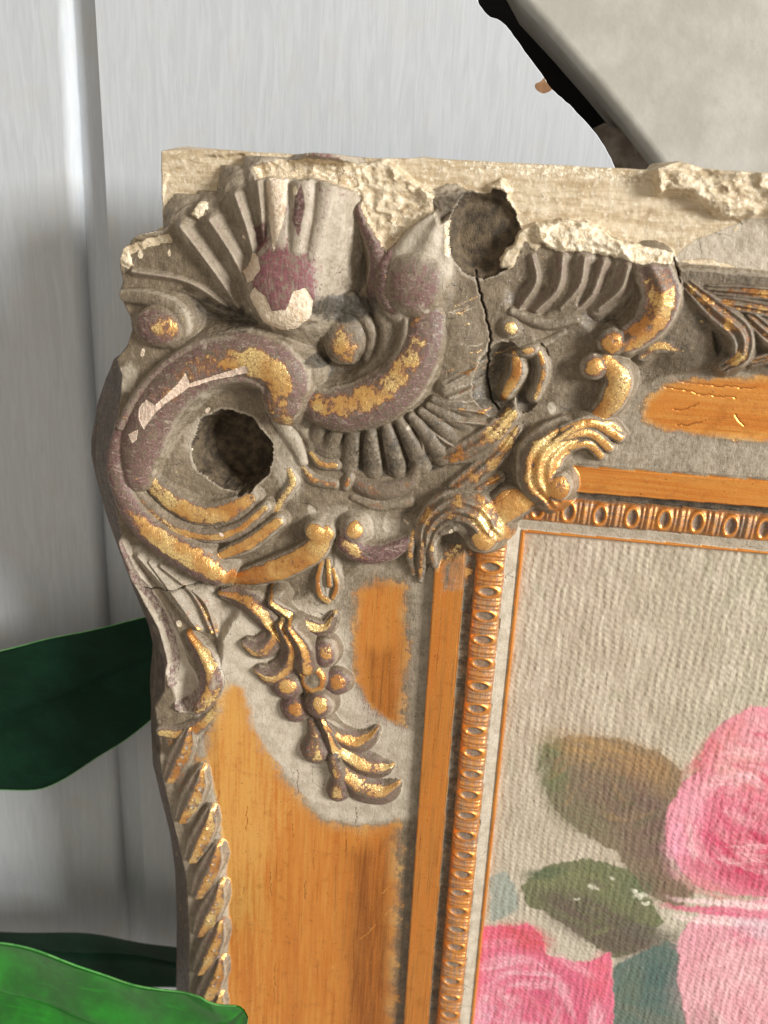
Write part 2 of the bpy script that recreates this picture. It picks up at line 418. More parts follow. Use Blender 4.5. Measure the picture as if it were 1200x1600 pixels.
def apply(sl, f, pid, k=0.5, **att):
    d = f - H[sl]; w = np.clip(0.5 + 0.5 * d / k, 0, 1)
    H[sl] = H[sl] * (1 - w) + f * w + k * w * (1 - w)
    if pid is not None: ID[sl] = np.where(d > 0, pid, ID[sl])
    for k_ in KEYS:
        if k_ in att: ATT[k_][sl] = ATT[k_][sl] * (1 - w) + np.asarray(att[k_]) * w

def lift(h):
    return h + 0.55 * np.maximum(h - 6.5, 0)

def unlift(h):
    return (h + 0.55 * 6.5) / 1.55 if h > 6.5 else h

def tube(pid, pts, sec=0.9, k=0.5, fat=1.15, flute=0, famp=0.3, ridge=False, power=2.0, gold=0.0, gband=(0.35, 0.75), goff=0.0, gt=None, bole=0.0, bband=(0.0, 0.25),
         rough=0.10, **att):
    """pts: (px, py, radius px, crest height mm). sec: section height / radius. goff shifts the gilt band sideways."""
    p = np.array(pts, float); p[:, 3] = lift(p[:, 3]); p[:, 2] *= fat
    uv = pts_uv(p, p[:, 3])
    sc = np.array([lscale(*q[:2], q[3]) for q in p])
    seg = np.max(np.hypot(*np.diff(uv, axis=0).T))
    s = spline(np.column_stack([uv, p[:, 2] * sc, p[:, 3]]), int(np.clip(seg / 0.25, 12, 120)))
    m = s[:, 2].max() * 1.5 + 1
    sl = window(s[:, :2], m); u, v = U[sl], V[sl]
    if u.size == 0: return
    best = np.full(u.shape, 1e9); idx = np.zeros(u.shape, int)
    for i in range(len(s)):
        q = ((u - s[i, 0]) ** 2 + (v - s[i, 1]) ** 2) / max(s[i, 2], 0.2) ** 1.0
        b = q < best; best[b] = q[b]; idx[b] = i
    r = s[idx, 2]; hc = s[idx, 3]; du, dv = u - s[idx, 0], v - s[idx, 1]
    x = np.hypot(du, dv) / np.maximum(r, 0.15)
    x = x * (1 + 0.10 * N_MD[sl])
    a = r * sec
    f = np.where(x < 1, hc - a + a * np.power(np.clip(1 - np.clip(x, 0, 1) ** power, 0, 1), 0.5), hc - a - (x - 1) * a * 2.5)
    if ridge: f = np.where(x < 1, hc - a * (1 - (1 - np.clip(x, 0.05, 1)) ** 2), hc - a - (x - 1) * a)
    f = f + rough * (N_MD[sl] * 0.7 + N_HI[sl] * 0.6)
    tg = np.gradient(s[:, :2], axis=0); tg /= np.maximum(np.hypot(tg[:, 0], tg[:, 1])[:, None], 1e-6)
    side = (du * -tg[idx, 1] + dv * tg[idx, 0]) / np.maximum(r, 0.15)
    if flute:
        f = f + famp * (np.cos(side * math.pi * flute + 0.5 * N_MD[sl]) - 0.3) * sst(1.15, 0.7, x)
    q = 1 - np.abs(side - goff) if goff else 1 - x
    tt = idx / (len(s) - 1.0)
    gs = 1.0 if gt is None else np.interp(tt, [g[0] for g in gt], [g[1] for g in gt])
    gv = gold * sst(gband[0], gband[1], q) * gs
    bv = bole * sst(bband[0], bband[1], 1 - x)
    base = dict(gold=gv, bole=bv, chalk=0, grime=0.08, raw=0, panel=0, pale=0.2, pink=0); base.update(att)
    apply(sl, f, pid, k, **base)

def blob(pid, px, py, rx, ry, h, sec=0.9, ang=0.0, k=0.7, gold=0.0, gband=(0.3, 0.7), goff=(0, 0), bole=0.0, rough=0.10, ring=0.0, **att):
    h = lift(h); u0, v0 = P(px, py, h); sc = lscale(px, py, h); rx *= sc * 1.08; ry *= sc * 1.08; m = max(rx, ry) * 1.5
    sl = window(np.array([[u0, v0]]), m); du, dv = U[sl] - u0, V[sl] - v0
    c, s_ = math.cos(ang), math.sin(ang)
    X, Y = (du * c + dv * s_) / rx, (-du * s_ + dv * c) / ry
    x = np.hypot(X, Y) * (1 + 0.08 * N_MD[sl]); a = min(rx, ry) * sec
    f = np.where(x < 1, h - a + a * np.sqrt(np.clip(1 - x ** 2, 0, 1)), h - a - (x - 1) * a * 2.5)
    if ring: f = f - ring * sst(0.75, 0.3, x)
    f = f + rough * (N_MD[sl] * 0.7 + N_HI[sl] * 0.6)
    q = 1 - np.hypot(X - goff[0], Y - goff[1])
    if ring: q = 1 - np.abs(x - 0.7) * 2.5
    base = dict(gold=gold * sst(*gband, q), bole=bole * sst(0, 0.3, 1 - x), chalk=0, grime=0.1, raw=0, panel=0, pale=0.2, pink=0); base.update(att)
    apply(sl, f, pid, k, **base)

def carve(px, py, rx, ry, h, ang=0.0, k=0.6, power=2.0, wall=None, wob=0.10, pid=None, **att):
    """a bowl (wall=None) or a straight-sided well sunk to height h"""
    hm = h if wall is None else 8.5
    u0, v0 = P(px, py, hm); sc = lscale(px, py, hm); rx *= sc; ry *= sc; m = max(rx, ry) * 1.6
    sl = window(np.array([[u0, v0]]), m); du, dv = U[sl] - u0, V[sl] - v0
    c, s_ = math.cos(ang), math.sin(ang)
    x = np.hypot((du * c + dv * s_) / rx, (-du * s_ + dv * c) / ry) * (1 + wob * N_MD[sl] + wob * 0.4 * N_HI[sl])
    rad = min(rx, ry)
    f = h + (rad * 0.55 * x ** power if wall is None else wall * np.clip(x - 0.92, 0, 9) * rad) + 0.12 * N_MD[sl]
    f = np.where(x > 1.25, 60, f)
    d = H[sl] - f; w = np.clip(0.5 + 0.5 * d / k, 0, 1)
    H[sl] = H[sl] * (1 - w) + f * w - k * w * (1 - w)
    w = sst(0.0, k, d)
    if pid is not None: ID[sl] = np.where(d > 0, pid, ID[sl])
    for k_ in KEYS:
        if k_ in att: ATT[k_][sl] = ATT[k_][sl] * (1 - w) + np.asarray(att[k_]) * w

def paint(pts, feather=4, h=7.0, wob=1.0, raise_=0.0, **kw):
    """a patch of colour bounded by a traced polygon; raise_ lifts or sinks the patch"""
    poly = pts_uv(pts, h); sc = lscale(*np.mean(pts, 0), h); fe = feather * sc
    sl = window(poly, fe * 2 + 2)
    d = poly_sdf(U[sl], V[sl], poly) + wob * (0.5 * N_MD[sl] + 0.4 * N_HI[sl])
    w = sst(fe, -fe, d)
    for k_, v_ in kw.items(): ATT[k_][sl] = ATT[k_][sl] * (1 - w) + v_ * w
    if raise_: H[sl] += raise_ * sst(0.25, -0.25, d) * (1 + 0.5 * N_MD[sl])

def spot(px, py, rx, ry, ang=0.0, h=7.0, wob=0.35, hard=0.3, **kw):
    u0, v0 = P(px, py, h); sc = lscale(px, py, h); rx *= sc; ry *= sc
    sl = window(np.array([[u0, v0]]), max(rx, ry) * 1.6); du, dv = U[sl] - u0, V[sl] - v0
    c, s_ = math.cos(ang), math.sin(ang)
    x = np.hypot((du * c + dv * s_) / rx, (-du * s_ + dv * c) / ry) + wob * (N_MD[sl] + 0.5 * N_HI[sl])
    w = sst(1 + hard, 1 - hard, x)
    for k_, v_ in kw.items(): ATT[k_][sl] = ATT[k_][sl] * (1 - w) + v_ * w

def groove(pts, width, depth, h=8.0, **kw):
    uv = spline(np.asarray([(*P(x, y, h),) for x, y in pts]), 16)
    uv = uv + 0.7 * np.stack([fbm(uv[:, 1] / 2, uv[:, 0] / 2, 5), fbm(uv[:, 0] / 2, uv[:, 1] / 2, 9)], -1)
    sl = window(uv, 2); u, v = U[sl], V[sl]; best = np.full(u.shape, 1e9)
    for a, b in zip(uv[:-1], uv[1:]):
        e = b - a; t = np.clip(((u - a[0]) * e[0] + (v - a[1]) * e[1]) / (e @ e + 1e-9), 0, 1)
        best = np.minimum(best, np.hypot(u - a[0] - e[0] * t, v - a[1] - e[1] * t))
    w = sst(width, width * 0.35, best); H[sl] -= depth * w
    for k_, v_ in kw.items(): ATT[k_][sl] = ATT[k_][sl] * (1 - w) + v_ * w

# ---- outline of the whole frame (back edge) and of its front rim
LEFT = [(240, 352), (190, 384), (184, 410), (190, 438), (183, 455), (190, 475), (200, 492), (204, 512), (194, 540), (177, 560),
        (164, 590), (152, 630), (143, 680), (143, 705), (150, 740), (158, 780), (168, 812), (180, 842), (195, 880), (210, 920),
        (231, 970), (238, 1000), (235, 1050), (236, 1110), (238, 1180), (250, 1230), (265, 1290), (273, 1350), (276, 1430), (275, 1540), (274, 1640), (272, 1760)]
TOP = [(238, 226), (262, 219), (330, 225), (400, 230), (520, 237), (560, 239), (640, 240), (655, 236), (720, 243), (840, 249), (960, 255),
       (1020, 258), (1030, 247), (1060, 246), (1100, 257), (1130, 258), (1160, 262), (1210, 266), (1360, 272)]
hl = np.full(len(LEFT), -9.0); hl[0] = 4.0; hl[1:9] = np.linspace(6, -2, 8)
out_poly = np.vstack([pts_uv(TOP, 4.0), pts_uv([(1360, 1760)], 0), pts_uv(LEFT, hl)[::-1]])
RIM_L = [(246, 352), (196, 388), (190, 412), (196, 440), (190, 456), (198, 476), (208, 494), (212, 514), (204, 540), (186, 560),
         (196, 585), (190, 640), (178, 700), (176, 740), (182, 790), (190, 830), (200, 872), (218, 925), (246, 985), (263, 1035), (262, 1075), (247, 1100),
         (254, 1150), (262, 1200), (276, 1262), (288, 1310), (299, 1362), (303, 1440), (302, 1540), (300, 1640), (298, 1760)]
RIM_T = [(252, 236), (330, 233), (400, 238), (520, 245), (640, 248), (720, 251), (840, 257), (960, 263), (1020, 266), (1060, 254), (1100, 265), (1210, 274), (1360, 280)]
rim_poly = np.vstack([pts_uv(RIM_T, 5.0), pts_uv([(1360, 1760)], 5), pts_uv(RIM_L[::-1], 9.0)])
d_out = poly_sdf(U, V, out_poly) + 0.12 * N_MD + 0.08 * N_HI
d_rim = poly_sdf(U, V, rim_poly) + 0.25 * N_MD

# ---- backing board: bare compo above the broken ornament
edge_v = np.array([P(x, y, 6) for x, y in [(180, 370), (240, 365), (400, 330), (560, 330), (700, 370), (820, 380), (900, 390), (1000, 400), (1060, 410), (1120, 416), (1200, 424), (1360, 436)]])
v_edge = np.interp(U, edge_v[:, 0], edge_v[:, 1])
plank = V < v_edge
hp = 5.4 + 0.25 * N_LO + 0.18 * N_MD + 0.10 * N_HI
H = np.where(plank, hp, H); ID = np.where(plank, PLANK, ID)
for k_ in KEYS: ATT[k_][plank] = 0
ATT['raw'][plank] = 1.0

# ---- ground of the corner ornament, modelled from spot heights
SPOTS = np.array([(200, 420, 9), (300, 400, 9.5), (400, 300, 10), (460, 300, 11), (540, 350, 7.5), (560, 420, 7), (640, 380, 9), (700, 400, 9), (750, 450, 8.5),
    (700, 520, 9.6), (780, 520, 8.5), (850, 450, 8), (900, 450, 8.5), (1000, 420, 9.0), (1050, 500, 8), (900, 560, 6.5), (960, 640, 5.2), (850, 640, 6.5),
    (800, 700, 6), (700, 640, 8), (600, 700, 7), (500, 740, 6.5), (560, 800, 5.5), (650, 800, 5), (640, 870, 4.4), (450, 800, 6.5), (430, 700, 7.6), (330, 700, 7),
    (200, 700, 9), (250, 560, 10), (350, 500, 7), (420, 540, 8.4), (260, 860, 8.5), (400, 870, 6.2), (450, 930, 5.2), (300, 960, 8.6), (330, 1060, 9.8), (270, 1100, 9.8),
    (1100, 480, 8), (1180, 560, 6.2), (1000, 590, 4.6), (1250, 500, 8), (1250, 590, 5), (560, 900, 4.6), (380, 1000, 8.2), (1200, 440, 8.5), (1100, 440, 8.2)], float)
SPOTS[:, 2] = lift(SPOTS[:, 2])
su, sv = P(SPOTS[:, 0], SPOTS[:, 1], SPOTS[:, 2])
num = np.zeros_like(U); den = np.zeros_like(U)
for a, b, c in zip(su, sv, SPOTS[:, 2]):
    w = 1.0 / (((U - a) ** 2 + (V - b) ** 2) + 12) ** 1.6; num += w * c; den += w
HG = num / den + 0.16 * N_MD + 0.10 * N_HI + 0.2 * N_LO
GPOLY = [(170, 392), (240, 368), (272, 350), (300, 342), (340, 316), (372, 296), (396, 276), (440, 268), (500, 276), (552, 300), (570, 345), (600, 385), (628, 380),
         (660, 350), (690, 326), (720, 306), (790, 316), (815, 356), (880, 388), (960, 405), (1050, 404), (1056, 432), (1058, 520), (1030, 580), (985, 600), (970, 660), (930, 690), (830, 740), (812, 800), (760, 850), (700, 880),
         (650, 890), (560, 885), (520, 920), (460, 935), (380, 940), (352, 985), (346, 1060), (335, 1120), (300, 1160), (220, 1170), (120, 1000), (120, 500)]
gp = pts_uv(GPOLY, 8.0)
dg = poly_sdf(U, V, gp) + 0.5 * N_MD + 0.3 * N_HI
upper = V < P(600, 420, 6)[1]
wg = np.where(upper, sst(0.5, -0.5, dg), sst(1.6, -1.6, dg))
H = H * (1 - wg) + HG * wg
ID = np.where(dg < 0, GROUND, ID)
for k_, v_ in dict(gold=0, bole=0.0, chalk=0, grime=0.12, raw=0, panel=0, pale=0.05, pink=0).items(): ATT[k_] = ATT[k_] * (1 - wg) + v_ * wg
# broken rim of the ground: chalky fracture along its upper edge
frac = upper & (np.abs(dg) < 1.0) & (dg > -0.7)
bandp = pts_uv([(1056, 416), (1120, 420), (1200, 428), (1360, 440), (1360, 640), (1200, 585), (1120, 572), (1040, 588), (1000, 604), (1040, 520)], 7.0)
db = poly_sdf(U, V, bandp) + 0.4 * N_MD + 0.3 * N_HI
wb = sst(0.9, -0.9, db); H = H * (1 - wb) + HG * wb; ID = np.where((db < 0) & (dg > 0), BAND, ID)
for k_, v_ in dict(gold=0, bole=0.1, chalk=0, grime=0.45, raw=0, panel=0, pale=0.0, pink=0).items(): ATT[k_] = ATT[k_] * (1 - wb) + v_ * wb

# ---- gilt panels, grey scumble around them
PAN_S = [(352, 1075), (372, 1050), (392, 1062), (404, 1120), (432, 1180), (470, 1240), (505, 1282), (560, 1296), (600, 1290), (618, 1285), (622, 1400), (618, 1500), (612, 1640), (604, 1780),
         (350, 1780), (350, 1500), (346, 1300), (325, 1180)]
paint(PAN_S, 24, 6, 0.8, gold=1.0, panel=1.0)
paint([(556, 926), (590, 905), (632, 915), (634, 1020), (628, 1130), (590, 1135), (566, 1095), (552, 1040)], 20, 4.5, 0.7, gold=1.0, panel=1.0)
PAN_R = [(1010, 625), (1040, 598), (1120, 592), (1200, 590), (1360, 605), (1360, 722), (1200, 692), (1100, 682), (1030, 668), (1004, 655)]
paint(PAN_R, 13, 5, 0.8, gold=1.0, panel=1.0, pale=0.2, bole=0.1)
sd = poly_sdf(U, V, pts_uv(PAN_S, 6)); ID = np.where((sd < 0) & (ID == STILE), S_PAN, ID)
sd = poly_sdf(U, V, pts_uv(PAN_R, 5)); ID = np.where((sd < 0) & (ID == RAIL), R_PAN, ID)
paint([(350, 1040), (395, 1060), (420, 1160), (440, 1300), (400, 1420), (345, 1440), (330, 1200)], 34, 9, 1.0, pale=0.95)  # paler left part: sheen of the gilt painted in
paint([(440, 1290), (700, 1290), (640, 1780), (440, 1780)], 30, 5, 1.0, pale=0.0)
paint([(540, 1330), (612, 1300), (616, 1780), (530, 1780)], 26, 5, 1.0, bole=0.75, pale=0)  # darker right part: light falloff painted in, along with brown streaks
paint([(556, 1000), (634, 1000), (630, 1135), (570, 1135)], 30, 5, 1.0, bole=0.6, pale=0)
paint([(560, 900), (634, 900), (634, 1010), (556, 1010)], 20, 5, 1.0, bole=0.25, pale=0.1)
paint([(690, 850), (745, 850), (738, 925), (690, 925)], 6, 6, 1.0, gold=0.45)

# ------------------------------------------------------------------ carving: hollows first, darkened with dirt and painted shade
G = GROUND
carve(545, 375, 44, 95, 2.6, 0.05, grime=0.75, bole=0.3)                    # deep flute beside the shell lobe, a cast shadow painted in
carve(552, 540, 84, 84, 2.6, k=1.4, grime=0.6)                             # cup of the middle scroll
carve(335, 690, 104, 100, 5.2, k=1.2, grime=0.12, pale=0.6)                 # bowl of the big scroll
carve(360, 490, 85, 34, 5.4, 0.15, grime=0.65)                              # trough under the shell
carve(960, 470, 50, 62, 3.0, 0.3, grime=0.75)                               # hollow inside the upper hook, the hook's shadow painted in
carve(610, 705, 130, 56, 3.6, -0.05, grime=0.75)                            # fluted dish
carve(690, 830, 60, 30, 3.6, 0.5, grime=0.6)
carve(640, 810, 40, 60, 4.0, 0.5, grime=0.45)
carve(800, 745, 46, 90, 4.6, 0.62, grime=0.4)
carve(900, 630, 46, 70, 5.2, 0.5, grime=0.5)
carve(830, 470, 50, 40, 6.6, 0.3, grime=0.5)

# ---- shell with its big lobe
for a in ([(352, 478, 9, 9.4), (290, 440, 12, 10.2), (205, 424, 14, 10.6)],
          [(372, 480, 10, 9.8), (330, 420, 15, 11.6), (280, 354, 17, 12.4)],
          [(388, 452, 10, 10.2), (362, 400, 14, 12.0), (326, 344, 15, 12.6)],
          [(402, 425, 10, 10.6), (386, 362, 14, 12.4), (366, 304, 16, 13.0)],
          [(414, 400, 9, 10.8), (408, 340, 13, 12.6), (402, 284, 14, 13.2)]):
    tube(part('shell_flute', G), a, sec=1.0, fat=1.75, k=0.6, ridge=True, bole=0.3, bband=(0.2, 0.9), pale=0.4, grime=0.15)
LOBE = part('shell_lobe', G, label='bulbous purple lobe with a cream chalk patch at its tip')
tube(LOBE, [(500, 282, 46, 12.2), (478, 340, 52, 12.8), (455, 400, 52, 13.6), (441, 450, 56, 15.0)], sec=0.55, bole=0.55, bband=(0.0, 0.3), pale=0.6, pink=0.7)
blob(LOBE, 440, 448, 58, 66, 14.6, sec=0.5, k=2.4, bole=0.95, pale=0.3, pink=0.7)
for a in ([(432, 282, 16, 13.0), (436, 330, 14, 13.2), (438, 380, 9, 13.4)], [(472, 278, 16, 13.4), (470, 330, 13, 13.8), (462, 390, 8, 13.8)],
          [(510, 288, 15, 13.2), (502, 340, 12, 13.4), (488, 400, 8, 13.4)]):
    tube(part('shell_flute', G), a, sec=0.5, fat=1.0, k=1.6, bole=0.25, pale=0.7)
# ---- little boss on the left edge
tube(part('rim_ridge', G), [(192, 462, 9, 10.4), (232, 466, 12, 11.0), (272, 484, 13, 11.2), (284, 512, 12, 11), (270, 540, 9, 10.4)], bole=0.15)
blob(part('boss', G), 240, 512, 38, 30, 12.4, sec=0.6, k=1.6, bole=0.7, gold=0.7, gband=(0.25, 0.8), goff=(0.45, -0.05))
# ---- pointed lobe, middle
tube(part('pointed_lobe', G), [(692, 335, 12, 10.6), (668, 380, 34, 11.0), (650, 430, 46, 11.4), (632, 470, 34, 10.6)], flute=2, famp=0.5, k=1.0, sec=0.45, pale=0.75, bole=0.2, bband=(0.0, 0.1))
blob(part('boss', G), 646, 446, 46, 48, 12.6, sec=0.5, k=2.2, bole=0.6, pink=0.15)
tube(part('rim_ridge', G), [(612, 384, 9, 9.6), (602, 430, 14, 10.8), (606, 470, 14, 10.8), (640, 492, 10, 10.2)], bole=0.7, pale=0.1)
tube(part('rim_ridge', G), [(566, 330, 14, 9.4), (590, 400, 16, 9.8), (588, 460, 16, 9.0)], bole=0.75, grime=0.35)
# ---- middle scroll: wide curling band and its eye
tube(part('middle_scroll', G), [(470, 625, 20, 10.0), (515, 642, 30, 11.2), (575, 632, 36, 11.8), (625, 598, 36, 12.0), (655, 550, 32, 11.8), (664, 500, 26, 11.0)],
     sec=0.62, bole=0.65, gold=0.75, gband=(0.25, 0.8), goff=-0.25, gt=((0, .6), (.3, 1), (.6, .9), (.85, .55), (1, .35)))
tube(part('inner_curl', G), [(586, 470, 12, 8.4), (606, 515, 13, 8.8), (598, 562, 13, 8.6), (560, 596, 10, 8.0)], sec=0.7, grime=0.3, pale=0.3)
blob(part('scroll_eye', G), 534, 530, 36, 42, 9.2, sec=0.65, k=1.2, gold=0.72, gband=(0.0, 0.9), goff=(0.15, 0.2), grime=0.2)
tube(part('inner_curl', G), [(574, 560, 7, 7.2), (580, 520, 9, 8.0), (552, 486, 10, 8.2), (514, 492, 9, 8.0), (492, 526, 7, 7.4)], sec=0.9, k=0.4, grime=0.25, pale=0.3)
tube(part('inner_curl', G), [(505, 500, 10, 8.0), (515, 480, 12, 8.4), (545, 470, 12, 8.2), (570, 485, 8, 7.6)], sec=0.7, grime=0.65)
# ---- big C scroll
CS = part('large_scroll', G, label='broad curling scroll with crackled gold and flaked pink edge')
tube(CS, [(438, 628, 32, 13.0), (436, 590, 38, 13.8), (392, 562, 38, 13.6), (332, 564, 36, 13.2), (276, 596, 34, 13.0), (236, 646, 33, 12.8), (214, 700, 30, 12.4), (208, 746, 24, 11.8)],
     sec=0.72, bole=0.62, gold=1.0, gband=(0.3, 0.75), goff=-0.1, gt=((0, .55), (.1, .85), (.22, 1), (.36, .75), (.46, .25), (1, .1)))
tube(part('scroll_ridge', G), [(186, 668, 10, 10.8), (176, 722, 13, 11.4), (188, 775, 15, 11.8), (214, 820, 19, 12.2), (256, 856, 22, 12.4), (300, 882, 25, 12.4), (334, 902, 18, 11.8)],
     sec=0.8, bole=0.7, gold=1.0, gband=(0.2, 0.7), goff=-0.25, gt=((0, 0), (.35, .1), (.55, .8), (.7, 1), (1, .8)))
tube(part('scroll_ridge', G), [(196, 750, 9, 10.2), (224, 788, 10, 10.4), (270, 826, 11, 10.4), (327, 840, 11, 10.2), (374, 827, 10, 9.8), (414, 794, 8, 9.2)],
     sec=0.8, gold=0.95, gband=(0.45, 0.8), bole=0.3, gt=((0, .1), (.25, .5), (.5, .9), (1, 1)))
tube(part('scroll_ridge', G), [(226, 744, 14, 9.8), (262, 782, 16, 10.0), (312, 806, 18, 10.0), (360, 798, 16, 9.6), (392, 778, 10, 9.0)],
     sec=0.6, gold=0.9, gband=(0.1, 0.6), bole=0.3, gt=((0, .4), (.4, 1), (.7, .95), (1, .8)))
tube(part('scroll_ridge', G), [(346, 868, 9, 9.4), (390, 849, 12, 9.6), (434, 816, 10, 9.0)], sec=0.7, gold=1.0, gband=(0.2, 0.6))
for a in ([(412, 612, 5, 12.2), (404, 600, 6, 12.6), (372, 592, 6, 12.4), (332, 600, 6, 12.0), (290, 628, 6, 11.8), (262, 668, 6, 11.4), (246, 712, 5, 10.8)],
          [(186, 668, 5, 11.6), (204, 632, 6, 11.8), (240, 586, 6, 12.0), (290, 548, 6, 12.2), (340, 532, 6, 12.4), (392, 530, 5, 12.4)]):
    tube(part('scroll_lip', G), a, sec=1.0, k=0.3, bole=0.5, pale=0.4)
tube(part('scroll_lip', G), [(478, 606, 5, 9.4), (520, 616, 6, 10.4), (570, 606, 6, 10.8), (608, 576, 6, 11.0), (630, 536, 6, 10.8), (634, 500, 5, 10.2)], sec=1.0, k=0.3, pale=0.4, grime=0.2)
# ---- hooks under the scroll
HK = part('hook_scroll', G)
tube(HK, [(358, 906, 8, 7.8), (398, 902, 16, 9.2), (448, 886, 18, 9.6), (488, 862, 18, 9.8), (506, 836, 16, 9.8)], sec=0.85, gold=1.0, gband=(0.08, 0.4), bole=0.35)
blob(HK, 491, 834, 18, 17, 10.4, sec=0.9, gold=1.0, gband=(0.1, 0.4))
HK = part('hook_scroll', G)
tube(HK, [(540, 852, 17, 9.4), (566, 868, 16, 8.8), (602, 866, 14, 8.2), (640, 846, 9, 7.2)], sec=0.8, bole=0.9, gold=0.55, gband=(0.3, 0.8), gt=((0, 1), (.3, .9), (.5, .2), (1, .0)))
blob(HK, 549, 834, 21, 20, 10.0, sec=0.85, gold=0.95, gband=(0.25, 0.6), goff=(0.15, -0.2), bole=0.6)
LF = part('drop_leaf', G)
tube(LF, [(512, 878, 15, 6.2), (510, 905, 22, 6.6), (510, 930, 18, 6.8)], flute=3, famp=0.3, sec=0.35, pale=0.5)
for a in ([(503, 876, 4, 6.8), (496, 905, 5, 7.3), (500, 930, 6, 7.4), (512, 940, 6, 7.4)], [(512, 876, 4, 6.8), (514, 915, 5, 7.5)], [(520, 890, 4, 6.9), (526, 915, 5, 7.3), (520, 934, 5, 7.4)]):
    tube(part('leaf_vein', G), a, gold=1.0, gband=(0.2, 0.6))
# ---- fluted dish below the middle scroll
for i in range(12):
    th = math.radians(168 - i * 14.2)
    ca, sa_ = math.cos(th), math.sin(th)
    tube(part('dish_flute', G), [(588 + 92 * ca, 618 + 40 * sa_, 7, 9.2), (594 + 128 * ca, 624 + 74 * sa_, 12, 8.8), (600 + 158 * ca, 630 + 108 * sa_, 15, 7.2)],
         sec=0.9, fat=1.1, k=0.25, grime=0.5, pale=0.15)
tube(part('dish_rim', G), [(545, 748, 8, 6.6), (572, 764, 14, 7.4), (605, 768, 15, 7.6), (640, 752, 11, 7.2), (652, 728, 6, 7.6)], grime=0.35, bole=0.35, gold=0.25)
tube(part('dish_rim', G), [(552, 778, 6, 6.4), (590, 790, 9, 6.6), (640, 786, 8, 6.2)], pale=0.3, gold=0.3)
for a in ([(432, 656, 10, 8.4), (455, 688, 11, 8.4), (472, 722, 8, 7.6)], [(450, 650, 9, 8.2), (478, 676, 10, 8.0), (488, 700, 7, 7.4)]):
    tube(part('leaf_strand', G), a, pale=0.6)
blob(part('small_volute', G), 512, 700, 30, 26, 8.0, sec=0.6, grime=0.45)
tube(part('crescent', G), [(486, 708, 6, 7.4), (500, 724, 9, 8.0), (524, 728, 8, 7.8)], gold=0.8, gband=(0.35, 0.7), pale=0.2)
tube(part('crescent', G), [(472, 728, 5, 6.8), (488, 750, 9, 7.4), (522, 758, 8, 7.2)], gold=0.7, gband=(0.35, 0.7), pale=0.3)
tube(part('leaf_strand', G), [(426, 810, 5, 7.0), (440, 780, 8, 7.6), (456, 756, 8, 7.6), (452, 735, 6, 7.2)], gold=0.7, gband=(0.2, 0.7))
blob(part('bud', G), 542, 754, 9, 16, 7.4, 0.9, 0.3, gold=0.8)
# ---- leaf streaks fanning out to the right of the dish
for a in ([(668, 640, 6, 9.0), (715, 640, 10, 9.2), (775, 648, 6, 8.4)], [(672, 654, 7, 8.8), (720, 660, 12, 9.0), (770, 664, 6, 8.2)],
          [(668, 668, 7, 8.2), (694, 690, 12, 8.4), (716, 702, 6, 7.4)], [(652, 664, 7, 8.4), (660, 700, 10, 8.0), (652, 735, 6, 7.4)],
          [(700, 622, 4, 9.6), (745, 606, 6, 9.4), (790, 592, 4, 8.8)], [(694, 604, 4, 10), (740, 580, 6, 9.6), (772, 560, 4, 9.0)]):
    tube(part('leaf_strand', G), a, sec=0.9, fat=1.7, ridge=True, k=0.4, grime=0.3, pale=0.35, gold=0.3)
# ---- strap running down to the inner corner
tube(part('strap', G), [(798, 648, 14, 8.4), (762, 684, 20, 8.6), (726, 706, 20, 8.2), (690, 716, 12, 7.2)], flute=3, famp=0.3, sec=0.55, gold=0.6, gband=(0.15, 0.6), bole=0.2)
tube(part('strap', G), [(806, 672, 9, 7.6), (782, 706, 15, 8.0), (748, 736, 18, 8.0), (716, 762, 16, 7.6)], flute=3, famp=0.3, sec=0.6, gold=0.6, gband=(0.1, 0.6))
tube(part('strap', G), [(776, 748, 12, 7.0), (748, 764, 18, 7.6), (724, 786, 16, 7.4)], flute=3, famp=0.3, sec=0.6, gold=0.6)
CL = part('clasp', G)
tube(CL, [(772, 806, 24, 9.0), (798, 790, 24, 9.0), (822, 780, 20, 8.6)], sec=0.7, power=4, gold=0.85, gband=(0.05, 0.3), grime=0.3)
AC = part('acanthus_curl', G)
tube(AC, [(664, 872, 12, 7.2), (672, 826, 20, 8.8), (702, 800, 26, 10.0), (740, 806, 28, 10.6), (762, 832, 24, 10.4)], flute=4, famp=0.4, sec=0.75, gold=0.7, gband=(0.1, 0.5), goff=-0.3, grime=0.3, gt=((0, .2), (.5, .6), (1, 1)))
blob(AC, 752, 848, 24, 22, 10.8, sec=0.85, gold=0.95, gband=(0.1, 0.5), goff=(0.2, -0.1))
tube(part('leaf_strand', G), [(690, 830, 8, 8.6), (716, 822, 11, 9.4), (734, 842, 8, 9.0)], grime=0.6)
for a in ([(646, 830, 5, 7.0), (640, 862, 7, 7.4), (646, 896, 5, 6.0)], [(662, 836, 5, 7.6), (658, 872, 7, 7.8), (656, 908, 4, 5.6)], [(678, 838, 5, 8.0), (674, 866, 7, 8.2), (682, 892, 4, 6.6)]):
    tube(part('leaf_strand', G), a, gold=0.45, gband=(0.3, 0.7), grime=0.5)
